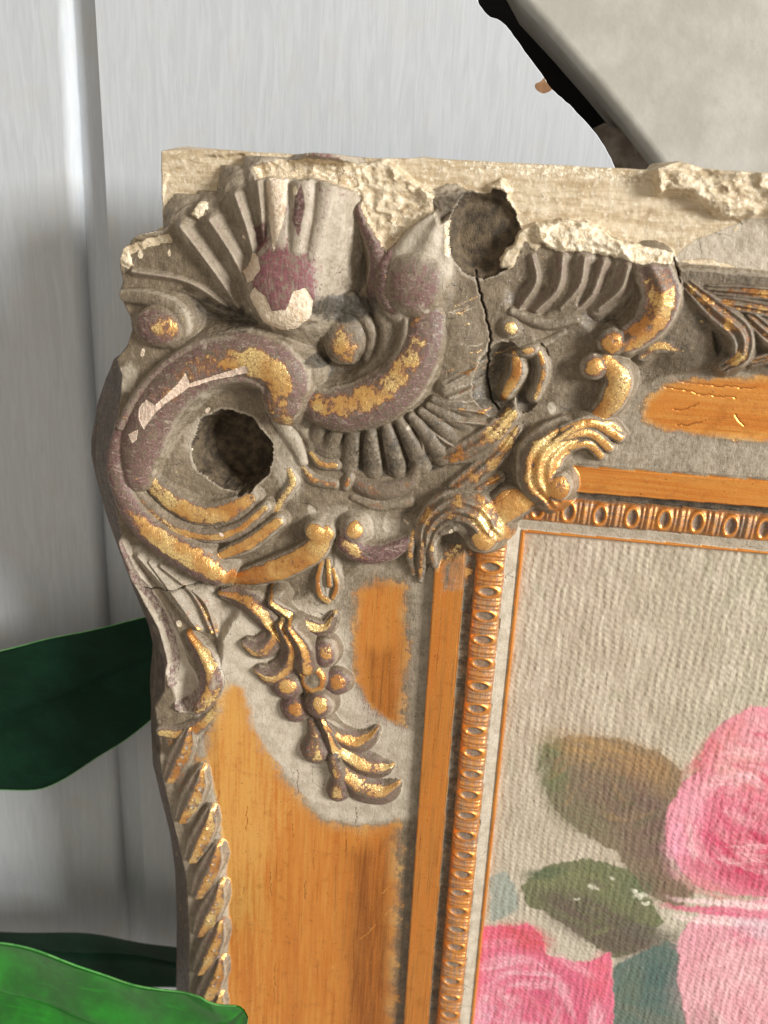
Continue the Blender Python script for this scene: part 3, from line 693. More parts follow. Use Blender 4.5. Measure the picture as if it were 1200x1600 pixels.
# ---- acanthus scroll at the end of the level ledge
AR = part('acanthus_scroll', G, label='gold leaf scroll curling over the end of the level ledge')
tube(AR, [(930, 672, 18, 7.2), (884, 682, 26, 9.4), (848, 712, 32, 11.0), (842, 752, 30, 11.2), (860, 778, 22, 10.2)], flute=4, famp=0.35, sec=0.75, gold=0.95, gband=(0.1, 0.5), goff=-0.15, bole=0.25)
blob(AR, 872, 764, 22, 23, 11.4, sec=0.85, gold=1.0, gband=(0.05, 0.4))
for a in ([(880, 672, 7, 9.8), (925, 662, 10, 9.2), (968, 684, 9, 7.2)], [(878, 684, 6, 10), (922, 678, 9, 9.0), (952, 700, 8, 7.2)], [(890, 700, 5, 9.0), (918, 694, 8, 8.4), (938, 712, 7, 6.8)],
          [(868, 690, 5, 10.4), (904, 668, 6, 9.8), (950, 662, 5, 8.0), (976, 680, 4, 6.4)]):
    tube(part('leaf_finger', G), a, gold=1.0, gband=(0.2, 0.6))
# ---- S hooks right of the crack
HK = part('hook_scroll', G)
tube(HK, [(946, 566, 14, 9.6), (968, 592, 20, 9.8), (958, 626, 20, 9.2), (928, 656, 12, 7.6)], sec=0.75, gold=0.95, gband=(0.1, 0.45), bole=0.3)
blob(HK, 930, 574, 22, 21, 10.2, sec=0.85, gold=0.8, gband=(0.1, 0.6), bole=0.6)
HK = part('hook_scroll', G)
tube(HK, [(980, 534, 20, 10.0), (1018, 506, 26, 10.8), (1036, 462, 28, 11.4), (1020, 420, 26, 11.0)], flute=2, famp=0.4, sec=0.75, gold=0.85, gband=(0.1, 0.5), bole=0.6, gt=((0, 1), (.6, .95), (.85, .5), (1, .1)))
blob(HK, 958, 536, 24, 22, 10.4, sec=0.85, gold=0.85, gband=(0.1, 0.5), bole=0.5)
tube(part('leaf_strand', G), [(1004, 556, 8, 7.4), (1030, 540, 12, 7.8), (1066, 548, 6, 7.2)], sec=0.5, gold=0.6, grime=0.4)
# ---- broken flutes under the white fracture
for a in ([(832, 400, 10, 9.2), (838, 440, 14, 9.4), (812, 482, 8, 8.6)], [(880, 400, 12, 10.0), (872, 450, 17, 9.8), (838, 486, 9, 8.8)], [(914, 404, 8, 10.2), (906, 446, 11, 9.8), (876, 482, 7, 8.8)],
          [(944, 410, 18, 10.2), (924, 462, 20, 9.2), (888, 496, 9, 8.2)], [(982, 418, 12, 10.6), (970, 452, 12, 9.8), (936, 482, 7, 8.4)]):
    tube(part('shell_flute', G), a, sec=1.0, fat=1.6, k=0.5, ridge=True, grime=0.25, bole=0.4, pale=0.35)
for a in ([(800, 488, 6, 9.0), (850, 506, 9, 8.8), (900, 500, 6, 8.2)], [(812, 540, 6, 8.6), (850, 536, 7, 8.2), (880, 520, 5, 7.8)]):
    tube(part('leaf_strand', G), a, grime=0.35)
# ---- eye shaped cuts with gold crescents
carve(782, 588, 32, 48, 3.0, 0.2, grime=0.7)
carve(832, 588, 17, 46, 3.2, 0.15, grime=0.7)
tube(part('crescent', G), [(806, 552, 7, 8.0), (810, 582, 12, 8.8), (792, 616, 8, 8.0)], gold=0.95, gband=(0.2, 0.6), goff=0.2)
tube(part('crescent', G), [(842, 548, 6, 8.2), (850, 582, 8, 8.6), (836, 622, 6, 7.8)], gold=0.7, gband=(0.3, 0.7), pale=0.4)
blob(part('bud', G), 796, 514, 20, 17, 9.6, 0.8, 0.5, gold=0.9, goff=(0.1, -0.1))
blob(part('bud', G), 826, 548, 18, 10, 9.2, 0.8, -0.3, gold=0.7)
# ---- ornament of the top rail, cut by the picture edge
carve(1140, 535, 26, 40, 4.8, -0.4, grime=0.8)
for a in ([(1078, 448, 10, 8.6), (1120, 486, 18, 9.6), (1158, 520, 20, 10.4), (1160, 556, 16, 10.2), (1136, 572, 10, 9.2)], [(1090, 470, 8, 8.6), (1150, 476, 12, 9.4), (1215, 488, 12, 9.6)],
          [(1110, 452, 8, 8.8), (1160, 456, 11, 9.4), (1230, 462, 12, 9.8)], [(1176, 500, 12, 9.6), (1215, 530, 16, 10.0), (1260, 540, 12, 9.4)], [(1176, 566, 8, 8.0), (1210, 560, 10, 8.2), (1250, 570, 9, 8.0)]):
    tube(part('acanthus_leaf', BAND, M_RAIL), a, flute=3, famp=0.45, sec=0.8, gold=0.5, gband=(0.25, 0.7), bole=0.35, grime=0.45)

# ---- leaf running down the left rim, and its curl
RL = part('rim_leaf', None)
for a in ([(186, 852, 6, 10.2), (214, 915, 8, 10.4), (240, 965, 8, 10.9), (264, 1028, 7, 10.7), (266, 1072, 6, 10.5)],):
    tube(RL, a, flute=2, famp=0.2, bole=0.6, pale=0.5)
carve(262, 985, 24, 84, 7.2, -0.38, grime=0.0, pale=0.9)
for a in ([(214, 870, 6, 10.4), (262, 925, 9, 10.4), (300, 975, 8, 10.5)], [(250, 886, 6, 10.2), (300, 930, 9, 10.0), (330, 990, 7, 9.9)], [(290, 916, 5, 9.8), (320, 945, 8, 10.3), (338, 996, 6, 9.5)], [(232, 880, 5, 10.2), (276, 940, 7, 10.9), (308, 985, 6, 10.1)]):
    tube(part('leaf_vein', RL), a, ridge=True, fat=1.8, gold=0.6, gband=(0.5, 0.8), pale=0.5, gt=((0, 0), (.5, .4), (1, 1)))
tube(part('rim_curl', RL), [(296, 996, 8, 10.3), (322, 1040, 15, 11.7), (326, 1078, 17, 11.9), (302, 1106, 14, 11.7), (278, 1108, 8, 10.9)], flute=2, famp=0.3, sec=0.85, gold=0.95, gband=(0.3, 0.7), goff=-0.25, bole=0.65, gt=((0, 1), (.5, 1), (.7, .4), (1, .0)))
tube(part('rim_curl', RL), [(345, 1062, 6, 9.7), (342, 1100, 9, 10.5), (314, 1134, 11, 11.1), (280, 1148, 11, 11.3), (250, 1146, 8, 11.3)], sec=0.8, gold=0.85, gband=(0.35, 0.7), bole=0.5, pale=0.3)
carve(296, 1064, 17, 36, 8.0, -0.1, grime=0.1, pale=0.8)

# ---- rope of leaves along the outer rim
tube(STILE, [(312, 1120, 12, 10.2), (318, 1180, 12, 10.8), (332, 1260, 12, 11), (343, 1340, 11, 11), (347, 1440, 10, 11), (347, 1540, 10, 11), (345, 1700, 10, 11)], sec=0.5, fat=0.9, pale=1.0, grime=0.0)
tube(STILE, [(268, 1150, 20, 10.6), (284, 1220, 24, 11.4), (302, 1290, 25, 11.6), (316, 1360, 24, 11.6), (321, 1440, 23, 11.6), (321, 1540, 23, 11.6), (319, 1720, 23, 11.6)], sec=0.6, fat=1.0, bole=0.3, grime=0.35, gold=0.3)
for i, (x, y, rx, ry, a) in enumerate([(277, 1186, 16, 36, -0.18), (296, 1250, 17, 36, 0.22), (311, 1312, 17, 34, 0.25), (321, 1368, 16, 33, 0.25), (325, 1428, 16, 33, 0.25), (325, 1488, 15, 33, 0.25),
                                      (325, 1546, 15, 32, 0.25), (324, 1602, 15, 32, 0.25), (323, 1656, 15, 32, 0.25)]):
    rp = part('rope_leaf', STILE)
    hh = 11.8 if i == 0 else 12.8
    tube(rp, [(x + 16, y - 40, 8, hh), (x + 10, y - 20, 15, hh + .4), (x - 2, y + 6, 17, hh + .5), (x - 14, y + 32, 11, hh)], fat=0.95, sec=0.65, k=0.25, flute=2, famp=0.35, gold=0.75, gband=(0.3, 0.8), goff=-0.35, bole=0.4, pale=0.25, grime=0.15)
    for j in range(3):
        blob(rp, x + 5 - 6 * (j - 1) + rng.uniform(-2, 2), y - 14 + 13 * j + rng.uniform(-3, 3), 2.6, 2.6, hh + .75, sec=0.6, k=0.2, gold=0.9, gband=(0.0, 0.3))

# ---- flower sprig on the side panel, its shaded sides painted dark
SP = part('flower_sprig', None, label='moulded flower sprig with buds and leaves on the side panel')
paint([(352, 945), (420, 935), (520, 950), (545, 990), (545, 1060), (570, 1100), (606, 1130), (640, 1150), (640, 1280), (600, 1290), (555, 1292), (505, 1278), (470, 1236), (432, 1176), (404, 1116), (392, 1060), (365, 1045), (345, 1060)], 11, 6, 1.2,
      gold=0.0,  pale=0.85, grime=0.0)
def base_h(x, y):
    u, v = P(x, y, 6.5); j = int(np.clip((u - us[0]) / STEP, 0, NU - 1)); i = int(np.clip((v - vs[0]) / STEP, 0, NV - 1)); return float(H[i, j])
def sprig(name, pts, up=2.2, pid=None, **kw):
    pid = part(name, SP) if pid is None else pid
    tube(pid, [(x, y, r, unlift(base_h(x, y) + up * (0.7 + r / 18.0))) for x, y, r in pts], **kw)
GS = dict(gold=0.8, gband=(0.5, 0.9), goff=-0.25, bole=0.5, grime=0.35, pale=0.0, sec=1.0, k=0.3, fat=1.5, flute=2, famp=0.4)  # dark body paints the shaded sides; gilt shifted to the lit edge
ST = dict(GS, fat=1.0)
sprig('stem', [(400, 960, 8), (440, 1008, 9), (470, 1056, 8), (486, 1100, 8), (500, 1130, 9), (515, 1165, 8)], pid=SP, **ST)
sprig('leaf', [(346, 930, 5), (366, 936, 12), (392, 952, 15), (414, 976, 12), (428, 994, 5)], **GS)
sprig('tendril', [(424, 946, 5), (452, 966, 9), (484, 984, 11), (508, 984, 9), (520, 966, 6)], **GS)
sprig('leaf', [(406, 968, 6), (424, 988, 10), (418, 1006, 14), (400, 1018, 14), (384, 1010, 7)], **GS)
sprig('leaf', [(438, 983, 6), (452, 1016, 11), (444, 1044, 14), (422, 1060, 14), (404, 1052, 7)], **GS)
sprig('leaf', [(452, 986, 6), (470, 1016, 10), (474, 1044, 14)], **GS)
for x, y, rx, ry in ((504, 1026, 16, 20), (521, 1072, 21, 19), (443, 1078, 21, 19), (457, 1114, 19, 20), (495, 1108, 17, 19)):
    blob(part('bud', SP), x, y, rx * 1.22, ry * 1.22, unlift(base_h(x, y) + 4.0), sec=0.95, gold=0.85, gband=(0.35, 0.75), goff=(0.2, -0.2), bole=0.7, grime=0.3, pale=0, k=0.3)
blob(part('flower_eye', SP), 487, 1067, 20, 24, unlift(base_h(487, 1067) + 3.0), sec=0.8, ring=1.0, gold=0.9, gband=(0.2, 0.7), grime=0.1)
sprig('pod', [(486, 1128, 6), (492, 1156, 13), (490, 1180, 22)], up=2.4, gold=0.5, gband=(0.3, 0.8), bole=0.6, grime=0.4, sec=0.9, k=0.25)
sprig('petal', [(504, 1130, 5), (524, 1154, 13), (552, 1166, 15), (576, 1156, 9), (588, 1142, 4)], **GS)
sprig('petal', [(506, 1136, 5), (530, 1178, 13), (562, 1200, 17), (590, 1206, 13), (608, 1200, 5)], **GS)
sprig('petal', [(513, 1152, 5), (530, 1206, 14), (562, 1238, 20), (596, 1244, 16), (618, 1230, 6)], **GS)
sprig('pod', [(520, 1186, 7), (528, 1222, 11), (525, 1244, 15)], up=2.2, gold=0.4, gband=(0.3, 0.8), bole=0.6, grime=0.4, sec=0.9, k=0.25)

# ------------------------------------------------------------------ breaks and losses
BR = part('broken_gesso', PLANK, M_RAIL, label='crumbling white fracture edge where ornament snapped off')
def rubble(poly, hh, amp, pid, h=8.0, seed=20, feather=0.8, sc=2.6, **att):
    pp = pts_uv(poly, h); sl = window(pp, 3); d = poly_sdf(U[sl], V[sl], pp) + 0.7 * N_MD[sl] + 0.5 * N_HI[sl]
    nz = np.abs(fbm(U[sl] / (sc * 1.6), V[sl] / (sc * 1.1), seed, 4, 0.42)); n2 = fbm(U[sl] / (sc * 3), V[sl] / (sc * 3), seed + 4, 3)
    f = hh + amp * (0.5 - 1.1 * nz + 0.7 * n2); w = sst(feather, -feather, d)
    H[sl] = H[sl] * (1 - w) + f * w; ID[sl] = np.where(d < 0, pid, ID[sl])
    base = dict(gold=0, bole=0, chalk=0.0, grime=0, raw=0, panel=0, pale=0, pink=0); base.update(att)
    for k_, v_ in base.items(): ATT[k_][sl] = ATT[k_][sl] * (1 - w) + v_ * w
# pale crumbly lips
rubble([(826, 372), (838, 352), (890, 340), (925, 352), (962, 372), (1010, 386), (1052, 396), (1050, 412), (1008, 410), (985, 406), (950, 400), (915, 392), (890, 396), (862, 388)], 10.4, 1.6, BR, 10, 21, chalk=1.0)
rubble([(538, 262), (600, 248), (650, 285), (690, 310), (680, 330), (640, 352), (606, 392), (592, 372), (574, 344), (560, 300)], 8.2, 1.6, BR, 8, 22, raw=1.0, chalk=0.38)
rubble([(400, 262), (440, 250), (520, 252), (560, 262), (566, 300), (540, 292), (500, 282), (440, 278), (410, 282)], 9.5, 1.4, BR, 9, 25, raw=1.0, chalk=0.46)
rubble([(186, 392), (230, 372), (266, 364), (270, 378), (235, 386), (205, 400), (215, 418), (196, 418), (186, 408)], 10.2, 1.2, BR, 10, 26, raw=1.0, chalk=0.4)
rubble([(296, 336), (312, 316), (328, 314), (330, 326), (312, 344)], 12.4, 0.8, BR, 11, 27, chalk=0.8)
rubble([(655, 292), (668, 300), (692, 316), (686, 330), (664, 312)], 9.5, 1.2, BR, 9, 28, chalk=1.0)
rubble([(762, 290), (784, 282), (796, 296), (790, 308), (770, 304)], 8.6, 1.0, BR, 8, 29, chalk=1.0)
rubble([(676, 312), (700, 300), (750, 298), (790, 308), (808, 332), (800, 342), (770, 322), (730, 320), (700, 338), (690, 350)], 9.0, 1.0, part('broken_gesso', PLANK, M_RAIL), 9, 30, grime=0.6, bole=0.2)
LUMP = part('gesso_lump', PLANK, M_RAIL, label='lumpy cream gesso crust along the top edge')
rubble([(1018, 262), (1028, 246), (1064, 244), (1100, 258), (1150, 262), (1210, 268), (1360, 276), (1360, 345), (1200, 332), (1160, 345), (1120, 338), (1080, 300), (1030, 300)], 7.8, 3.0, LUMP, 7, 31, sc=4.0, raw=1.0, chalk=0.40)
paint([(1050, 412), (1068, 384), (1110, 368), (1170, 340), (1360, 350), (1360, 440), (1200, 422), (1150, 416), (1100, 404)], 3, 6, 1.2, raw=0.0, pale=1.0, grime=0.0)
paint([(250, 318), (262, 270), (310, 244), (380, 240), (386, 262), (330, 300), (290, 330), (262, 348)], 3, 6, 1.0, raise_=-0.7)
# board top arris is whiter
paint([(300, 224), (640, 240), (1020, 258), (1020, 282), (800, 268), (640, 252), (400, 246)], 6, 5, 1.0, chalk=0.42)
paint([(700, 262), (860, 258), (1010, 268), (1010, 284), (880, 282), (760, 276)], 6, 5, 1.0, chalk=0.46)
# chalk chips on the ornament
paint([(384, 462), (398, 448), (416, 462), (426, 486), (448, 484), (462, 456), (478, 450), (488, 470), (482, 496), (460, 514), (434, 518), (404, 504)], 1.5, 18, 0.7, chalk=1.0, pink=0.25, raise_=-0.25)
paint([(372, 425), (388, 395), (402, 402), (408, 420), (396, 438), (380, 442)], 1.5, 17, 0.6, chalk=1.0, pink=0.5, raise_=-0.25)
paint([(412, 278), (450, 276), (448, 320), (440, 360), (430, 392), (418, 350)], 2, 16, 0.9, chalk=0.85, pink=0.4)
paint([(478, 290), (484, 320), (474, 370), (464, 345), (468, 310)], 1.5, 13, 0.5, chalk=0, bole=1.0, pale=0)
paint([(398, 356), (416, 348), (420, 376), (404, 396)], 2, 13, 0.6, chalk=0, bole=1.0, pale=0)
paint([(222, 636), (236, 622), (250, 630), (282, 600), (298, 580), (304, 596), (330, 588), (392, 568), (396, 580), (346, 590), (300, 604), (262, 630), (244, 650), (232, 668), (222, 652)], 1.2, 13, 0.5, chalk=1.0, pink=0.75, raise_=-0.3)
paint([(208, 676), (224, 668), (222, 682), (214, 688)], 1.2, 12, 0.4, chalk=1.0, pink=0.8)
for x, y, r in ((278, 977, 5), (470, 300, 5), (198, 408, 9), (218, 398, 5)):
    spot(x, y, r, r * 1.3, h=11, chalk=1.0)
# stains with shapes of their own
spot(545, 480, 46, 22, h=8, grime=0.95); spot(500, 560, 16, 12, h=7, grime=0.9); spot(355, 490, 60, 18, 0.2, h=7, grime=0.7)
spot(200, 590, 14, 26, 0.5, h=10, pale=0.9, grime=0)
spot(450, 720, 24, 70, h=8, pale=0.55, grime=0.05); spot(560, 820, 90, 26, h=6, pale=0.5, grime=0.05)
spot(930, 515, 60, 24, h=7, grime=0.5); spot(720, 800, 40, 50, 0.5, h=6, grime=0.45)
spot(600, 700, 70, 34, h=7, grime=0.6)
# wells: the broken socket and the hole through the big scroll
WELL = part('socket_hole', G, M_DARKWOOD, label='dark broken socket hole showing old wood')
carve(760, 364, 49, 54, 4.6, 0.1, k=1.2, wall=1.4, wob=0.07, pid=WELL, grime=1.0, pale=0, raw=0, chalk=0)
HOLE = part('scroll_hole', G, M_DARKWOOD, label='ragged dark hole broken through the big scroll')
carve(359, 706, 58, 54, -6.0, 0.2, k=0.25, wall=6.0, wob=0.10, pid=HOLE, grime=1.0, pale=0, bole=0.0)
paint([(696, 350), (722, 332), (726, 338), (708, 360), (704, 402), (696, 398)], 1.2, 9, 0.4, chalk=1.0)
paint([(296, 704), (304, 684), (336, 660), (342, 664), (318, 684), (306, 700), (302, 716)], 1.2, 8, 0.4, chalk=1.0)
rubble([(776, 405), (800, 380), (812, 356), (836, 352), (846, 384), (838, 392), (822, 378), (800, 416), (782, 420)], 9.0, 0.8, part('broken_gesso', G), 9, 33, raw=1.0, chalk=0.2)
groove([(742, 424), (748, 452), (757, 484), (766, 520), (762, 560), (760, 600), (770, 632), (778, 642)], 0.36, 1.4, 9.0, grime=1.0, bole=0, gold=0, pale=0)
groove([(225, 918), (262, 920), (300, 912), (340, 908)], 0.3, 0.8, 9.5, grime=0.9)
groove([(1056, 404), (1060, 440)], 0.4, 1.4, 8.0, grime=1.0)
for x0, y0, x1, y1 in ((1040, 604, 1150, 622), (1060, 596, 1180, 606), (1052, 640, 1090, 630), (1150, 648, 1164, 668), (1060, 664, 1096, 660), (770, 778, 800, 760)):
    groove([(x0, y0), ((x0 + x1) / 2, (y0 + y1) / 2 + 2), (x1, y1)], 0.24, 0.25, 5.0, bole=1.0, pale=0)

# flecks, knocks and scratches
fr = np.random.RandomState(23)
for i in range(34):
    x, y = fr.uniform(190, 1040), fr.uniform(330, 850)
    if x > 720 and y > 720: continue
    r = fr.uniform(1.6, 4.5)
    if i % 3 == 0: spot(x, y, r * 1.6, r * fr.uniform(.5, .9), fr.uniform(0, 3), h=9, wob=0.9, chalk=0.75, pink=fr.uniform(0, .8))
    else: spot(x, y, r * 2.4, r * 1.4, fr.uniform(0, 3), h=9, pale=0.9, grime=0)
for i in range(26):
    x, y = fr.uniform(690, 790), fr.uniform(470, 650); a_ = fr.uniform(-.5, -.1); l_ = fr.uniform(12, 34)
    groove([(x, y), (x + l_ / 2, y + l_ / 2 * math.sin(a_) + 1), (x + l_, y + l_ * math.sin(a_))], fr.uniform(.12, .25), -0.12, 10.5, gold=0.8 if i % 2 else 0, pale=0.9)
for i in range(34):
    x, y = fr.uniform(345, 600), fr.uniform(1180, 1590); l_ = fr.uniform(6, 40)
    if i % 2: groove([(x, y), (x + fr.uniform(-1, 1), y + l_), (x + fr.uniform(-2, 2), y + 2 * l_)], 0.16, 0.12, 6.5, bole=1.0, pale=0)
    else: groove([(x, y), (x + l_ * .3, y - l_ * .3), (x + l_ * .6, y - l_ * .6)], 0.13, 0.06, 6.5, pale=1.0, bole=0)
def blur(a, n):
    for ax in (0, 1):
        c_ = np.cumsum(np.concatenate([np.repeat(np.take(a, [0], ax), n + 1, ax), a, np.repeat(np.take(a, [-1], ax), n, ax)], ax), ax)
        L_ = a.shape[ax]; a = (np.take(c_, np.arange(2 * n + 1, 2 * n + 1 + L_), ax) - np.take(c_, np.arange(0, L_), ax)) / (2 * n + 1)
    return a
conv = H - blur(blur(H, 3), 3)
rub_light = sst(0.12, 0.45, conv + 0.10 * N_HI) * (ATT['panel'] < 0.5) * 0.5  # paler raised edges: highlights painted in along with rubbed wear
ATT['pale'] = np.maximum(ATT['pale'], rub_light)
H += 0.05 * N_HI * (ATT['panel'] < 0.5)
# ------------------------------------------------------------------ sides of the frame and meshing
BACK = -14.0
w_side = np.clip((-d_out) / np.maximum(-d_out + np.maximum(d_rim, 0), 1e-4), 0, 1)
ramp = np.where(d_rim > 0, w_side, 1.0)
H = np.where(d_rim > 0, BACK + (H - BACK) * (0.15 + 0.85 * np.power(ramp, 0.75)), H)
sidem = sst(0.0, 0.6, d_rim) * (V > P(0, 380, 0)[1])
for k_, v_ in dict(gold=0.1, bole=0.55, chalk=0, grime=0.75, raw=0, panel=0, pale=0.0, pink=0).items(): ATT[k_] = ATT[k_] * (1 - sidem) + v_ * sidem  # left side darkened: its shade goes into the colour masks
# vertices just outside the outline drop to the back along the edge
gv_, gu_ = np.gradient(d_out, STEP); gl = np.maximum(np.hypot(gu_, gv_), 1e-3)
UU, VV, HH = U.copy(), V.copy(), H.copy()
outm = d_out > 0
sh = np.clip(d_out, 0, 2 * STEP)
UU = np.where(outm, U - gu_ / gl * sh, U); VV = np.where(outm, V - gv_ / gl * sh, V); HH = np.where(outm, BACK, HH)
# inner edge at the sight opening drops to the canvas
HH = np.where(D < 0, -0.6, HH)
POS = np.stack([UU, -HH, -VV], -1) * MM
du_ = np.gradient(POS, axis=1); dv_ = np.gradient(POS, axis=0)
NRM = np.cross(dv_, du_); NRM /= np.maximum(np.linalg.norm(NRM, axis=-1, keepdims=True), 1e-12)
if NRM[NV // 2, 100, 1] > 0: NRM = -NRM
pxx, pyy = PX(U, V, H)
seen = (pxx > -120) & (pxx < 1290) & (pyy > -100) & (pyy < 1690)
ins = (d_out < 0) & (D > 0) & seen
cell = (ins[:-1, :-1] | ins[1:, :-1] | ins[:-1, 1:] | ins[1:, 1:])
cell &= (d_out[:-1, :-1] < STEP * 1.6) & (D[:-1, :-1] > -STEP * 2)
cid = ID[:-1, :-1]
VID = np.arange(NV * NU).reshape(NV, NU)
QUADS = np.stack([VID[:-1, :-1], VID[1:, :-1], VID[1:, 1:], VID[:-1, 1:]], -1)
flatP = POS.reshape(-1, 3); flatN = NRM.reshape(-1, 3)
CA = np.stack([ATT[k] for k in KEYS[:4]], -1).reshape(-1, 4).astype(np.float32)
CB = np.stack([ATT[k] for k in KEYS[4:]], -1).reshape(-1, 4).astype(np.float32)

def grid_mesh(name, quads, mat):
    used, inv = np.unique(quads.ravel(), return_inverse=True)
    nf = len(quads); me = bpy.data.meshes.new(name)
    me.vertices.add(len(used)); me.loops.add(nf * 4); me.polygons.add(nf)
    me.vertices.foreach_set('co', (flatP[used] - BASE).ravel().astype(np.float32))
    me.loops.foreach_set('vertex_index', inv.astype(np.int32).ravel())
    me.polygons.foreach_set('loop_start', np.arange(0, nf * 4, 4, dtype=np.int32))
    me.polygons.foreach_set('use_smooth', np.ones(nf, bool))
    me.update(calc_edges=True)
    for an, arr in (('paint_a', CA), ('paint_b', CB)):
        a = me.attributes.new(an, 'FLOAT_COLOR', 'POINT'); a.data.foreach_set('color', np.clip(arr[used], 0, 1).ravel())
    me.normals_split_custom_set_from_vertices(flatN[used].tolist())
    me.materials.append(mat)
    return me

BASE = np.array([0.0, 0.014, -0.235])
frame = empty('picture_frame', tuple(BASE))
tag(frame, 'battered gilt and grey carved picture frame corner with broken scrolls', 'picture frame')
objs = {}
order = sorted(range(len(PARTS)), key=lambda i: 0 if PARTS[i]['parent'] is None else 1)
for pid in order:
    pr = PARTS[pid]; q = QUADS[cell & (cid == pid)]
    if len(q) < 12: continue
    me = grid_mesh(pr['name'], q, pr['mat']); o = bpy.data.objects.new(pr['name'], me); col.objects.link(o)
    o.parent = frame if pr['parent'] is None else objs.get(pr['parent'], frame)
    if pr['label']: o['label'] = pr['label']
    objs[pid] = o

# ------------------------------------------------------------------ the painting
CSTEP = 0.27
cu = np.arange(40, 172, CSTEP); cv = np.arange(-8, 212, CSTEP); X, Yc = np.meshgrid(cu, cv)
cpx, cpy = PX(X, Yc, np.zeros_like(X))
seenc = (cpx < 1290) & (cpy < 1690)
wx, wy = X + 1.0 * fbm(X / 5, Yc / 5, 41) + 0.5 * fbm(X / 1.3, Yc / 1.3, 42, 3), Yc + 1.0 * fbm(X / 5, Yc / 5, 43) + 0.8 * fbm(X / 1.3, Yc / 1.3, 44, 3)
C = np.zeros(X.shape + (3,)); fb = fbm(X / 30, Yc / 30, 45); fs = fbm(X / 4, Yc / 9, 46); ff = fbm(X / 1.2, Yc / 3, 47, 3)
def cmix(w, c): 
    global C
    w = np.clip(w, 0, 1)[..., None]; C = C * (1 - w) + np.array(lin(*c)) * w
C[...] = lin(184, 169, 149)
cmix(sst(0, 90, X - 60 + 20 * fb) * 0.9, (177, 171, 149)); cmix(0.5 * sst(-.1, .5, fs), (204, 192, 172)); cmix(0.5 * sst(.1, .6, -fs), (168, 155, 133))
cmix(sst(60, 180, Yc + 20 * fb) * 0.5, (196, 190, 172))
THICK = np.zeros(X.shape)
def region(poly, c, feather=1.2, amt=1.0, thick=0.0, warp=1.2):
    feather *= 0.45
    pp = pts_uv(poly, 0.0); x, y = X + (wx - X) * warp, Yc + (wy - Yc) * warp
    d = poly_sdf(x, y, pp); w = sst(feather, -feather, d) * amt
    cmix(w, c); THICK[...] = np.maximum(THICK, thick * sst(0.6, -0.6, d) * (0.6 + 0.4 * fs)); return w
def dab(px, py, rx, ry, ang, c, amt=0.8, soft=0.5, streak=0.5, thick=0.0):
    u0, v0 = P(px, py, 0.0); sc = lscale(px, py, 0); ca, sa_ = math.cos(ang), math.sin(ang)
    m = max(rx, ry) * sc * 1.6 + 2
    a0, a1 = np.searchsorted(cu, [u0 - m, u0 + m]); b0, b1 = np.searchsorted(cv, [v0 - m, v0 + m])
    if a1 <= a0 or b1 <= b0: return
    sl = (slice(b0, b1), slice(a0, a1))
    du, dv = wx[sl] - u0, wy[sl] - v0; a, b = (du * ca + dv * sa_) / (rx * sc), (-du * sa_ + dv * ca) / (ry * sc)
    w = sst(1 + soft, 1 - soft, np.hypot(a, b)) * amt
    st_ = fbm(a * 1.2 + px, b * 5 + py, 50, 3); w = w * (1 - streak + streak * sst(-0.35, 0.3, st_))
    w = np.clip(w, 0, 1)[..., None]; C[sl] = C[sl] * (1 - w) + np.array(lin(*c)) * w
    if thick: THICK[sl] += thick * w[..., 0] * (0.6 + 0.8 * st_)
prg = np.random.RandomState(5)
def strokes(cx_, cy_, r0, r1, n, cols, rx=(14, 34), ry=(3, 8), poly=None, amt=0.6):
    for i_ in range(n):
        th = prg.uniform(0, 6.283); rr = prg.uniform(r0, r1); x, y = cx_ + rr * math.cos(th), cy_ + rr * math.sin(th)
        if poly is not None and poly_sdf(np.array([x]), np.array([y]), poly)[0] > -6: continue
        c_ = cols[prg.randint(len(cols))]
        dab(x, y, prg.uniform(*rx), prg.uniform(*ry), th + 1.57 + prg.uniform(-.35, .35), c_, amt * prg.uniform(.5, 1.2), .4, .75, thick=0.08)
# leaves
region([(838, 1200), (848, 1165), (885, 1150), (960, 1152), (1030, 1176), (1068, 1206), (1062, 1255), (1040, 1300), (1050, 1370), (1085, 1390), (1060, 1420), (1010, 1400), (962, 1330), (905, 1300), (860, 1255)], (122, 106, 84), 1.4, 0.95, 0.10)
dab(950, 1180, 90, 30, 0.1, (166, 132, 88), .9); dab(1010, 1210, 50, 30, 0.5, (150, 116, 80), .8); dab(862, 1200, 24, 50, -0.2, (104, 112, 76), .8); dab(900, 1270, 50, 30, 0.6, (112, 108, 82), .7)
dab(1010, 1290, 40, 70, -0.4, (110, 86, 78), .85); dab(960, 1240, 60, 40, 0.3, (118, 98, 82), .7); dab(1040, 1380, 40, 30, 0.4, (120, 92, 78), .7)
region([(762, 1372), (790, 1362), (806, 1385), (808, 1425), (765, 1440)], (150, 158, 148), 1.6, 0.9)
region([(814, 1385), (850, 1352), (920, 1340), (985, 1360), (1012, 1400), (1036, 1440), (1010, 1480), (960, 1498), (905, 1460), (850, 1425), (820, 1412)], (106, 110, 76), 1.2, 0.97, 0.12)
dab(930, 1440, 80, 36, 0.35, (98, 84, 74), .95); dab(980, 1470, 50, 30, 0.2, (92, 78, 70), .9); dab(890, 1375, 60, 18, -0.1, (124, 126, 88), .7); dab(850, 1365, 30, 10, -0.4, (70, 88, 66), .7); dab(1000, 1385, 20, 24, 0.8, (84, 100, 72), .7)
for x, y, r in ((928, 1387, 8), (1000, 1400, 10), (1006, 1412, 6), (990, 1392, 5), (900, 1405, 5), (955, 1372, 4)): dab(x, y, r, r * .6, -0.2, (214, 210, 190), .95, .4, .2, 0.15)
L1 = [(845, 1175), (960, 1158), (1055, 1205), (1040, 1300), (1040, 1370), (960, 1320), (865, 1250)]
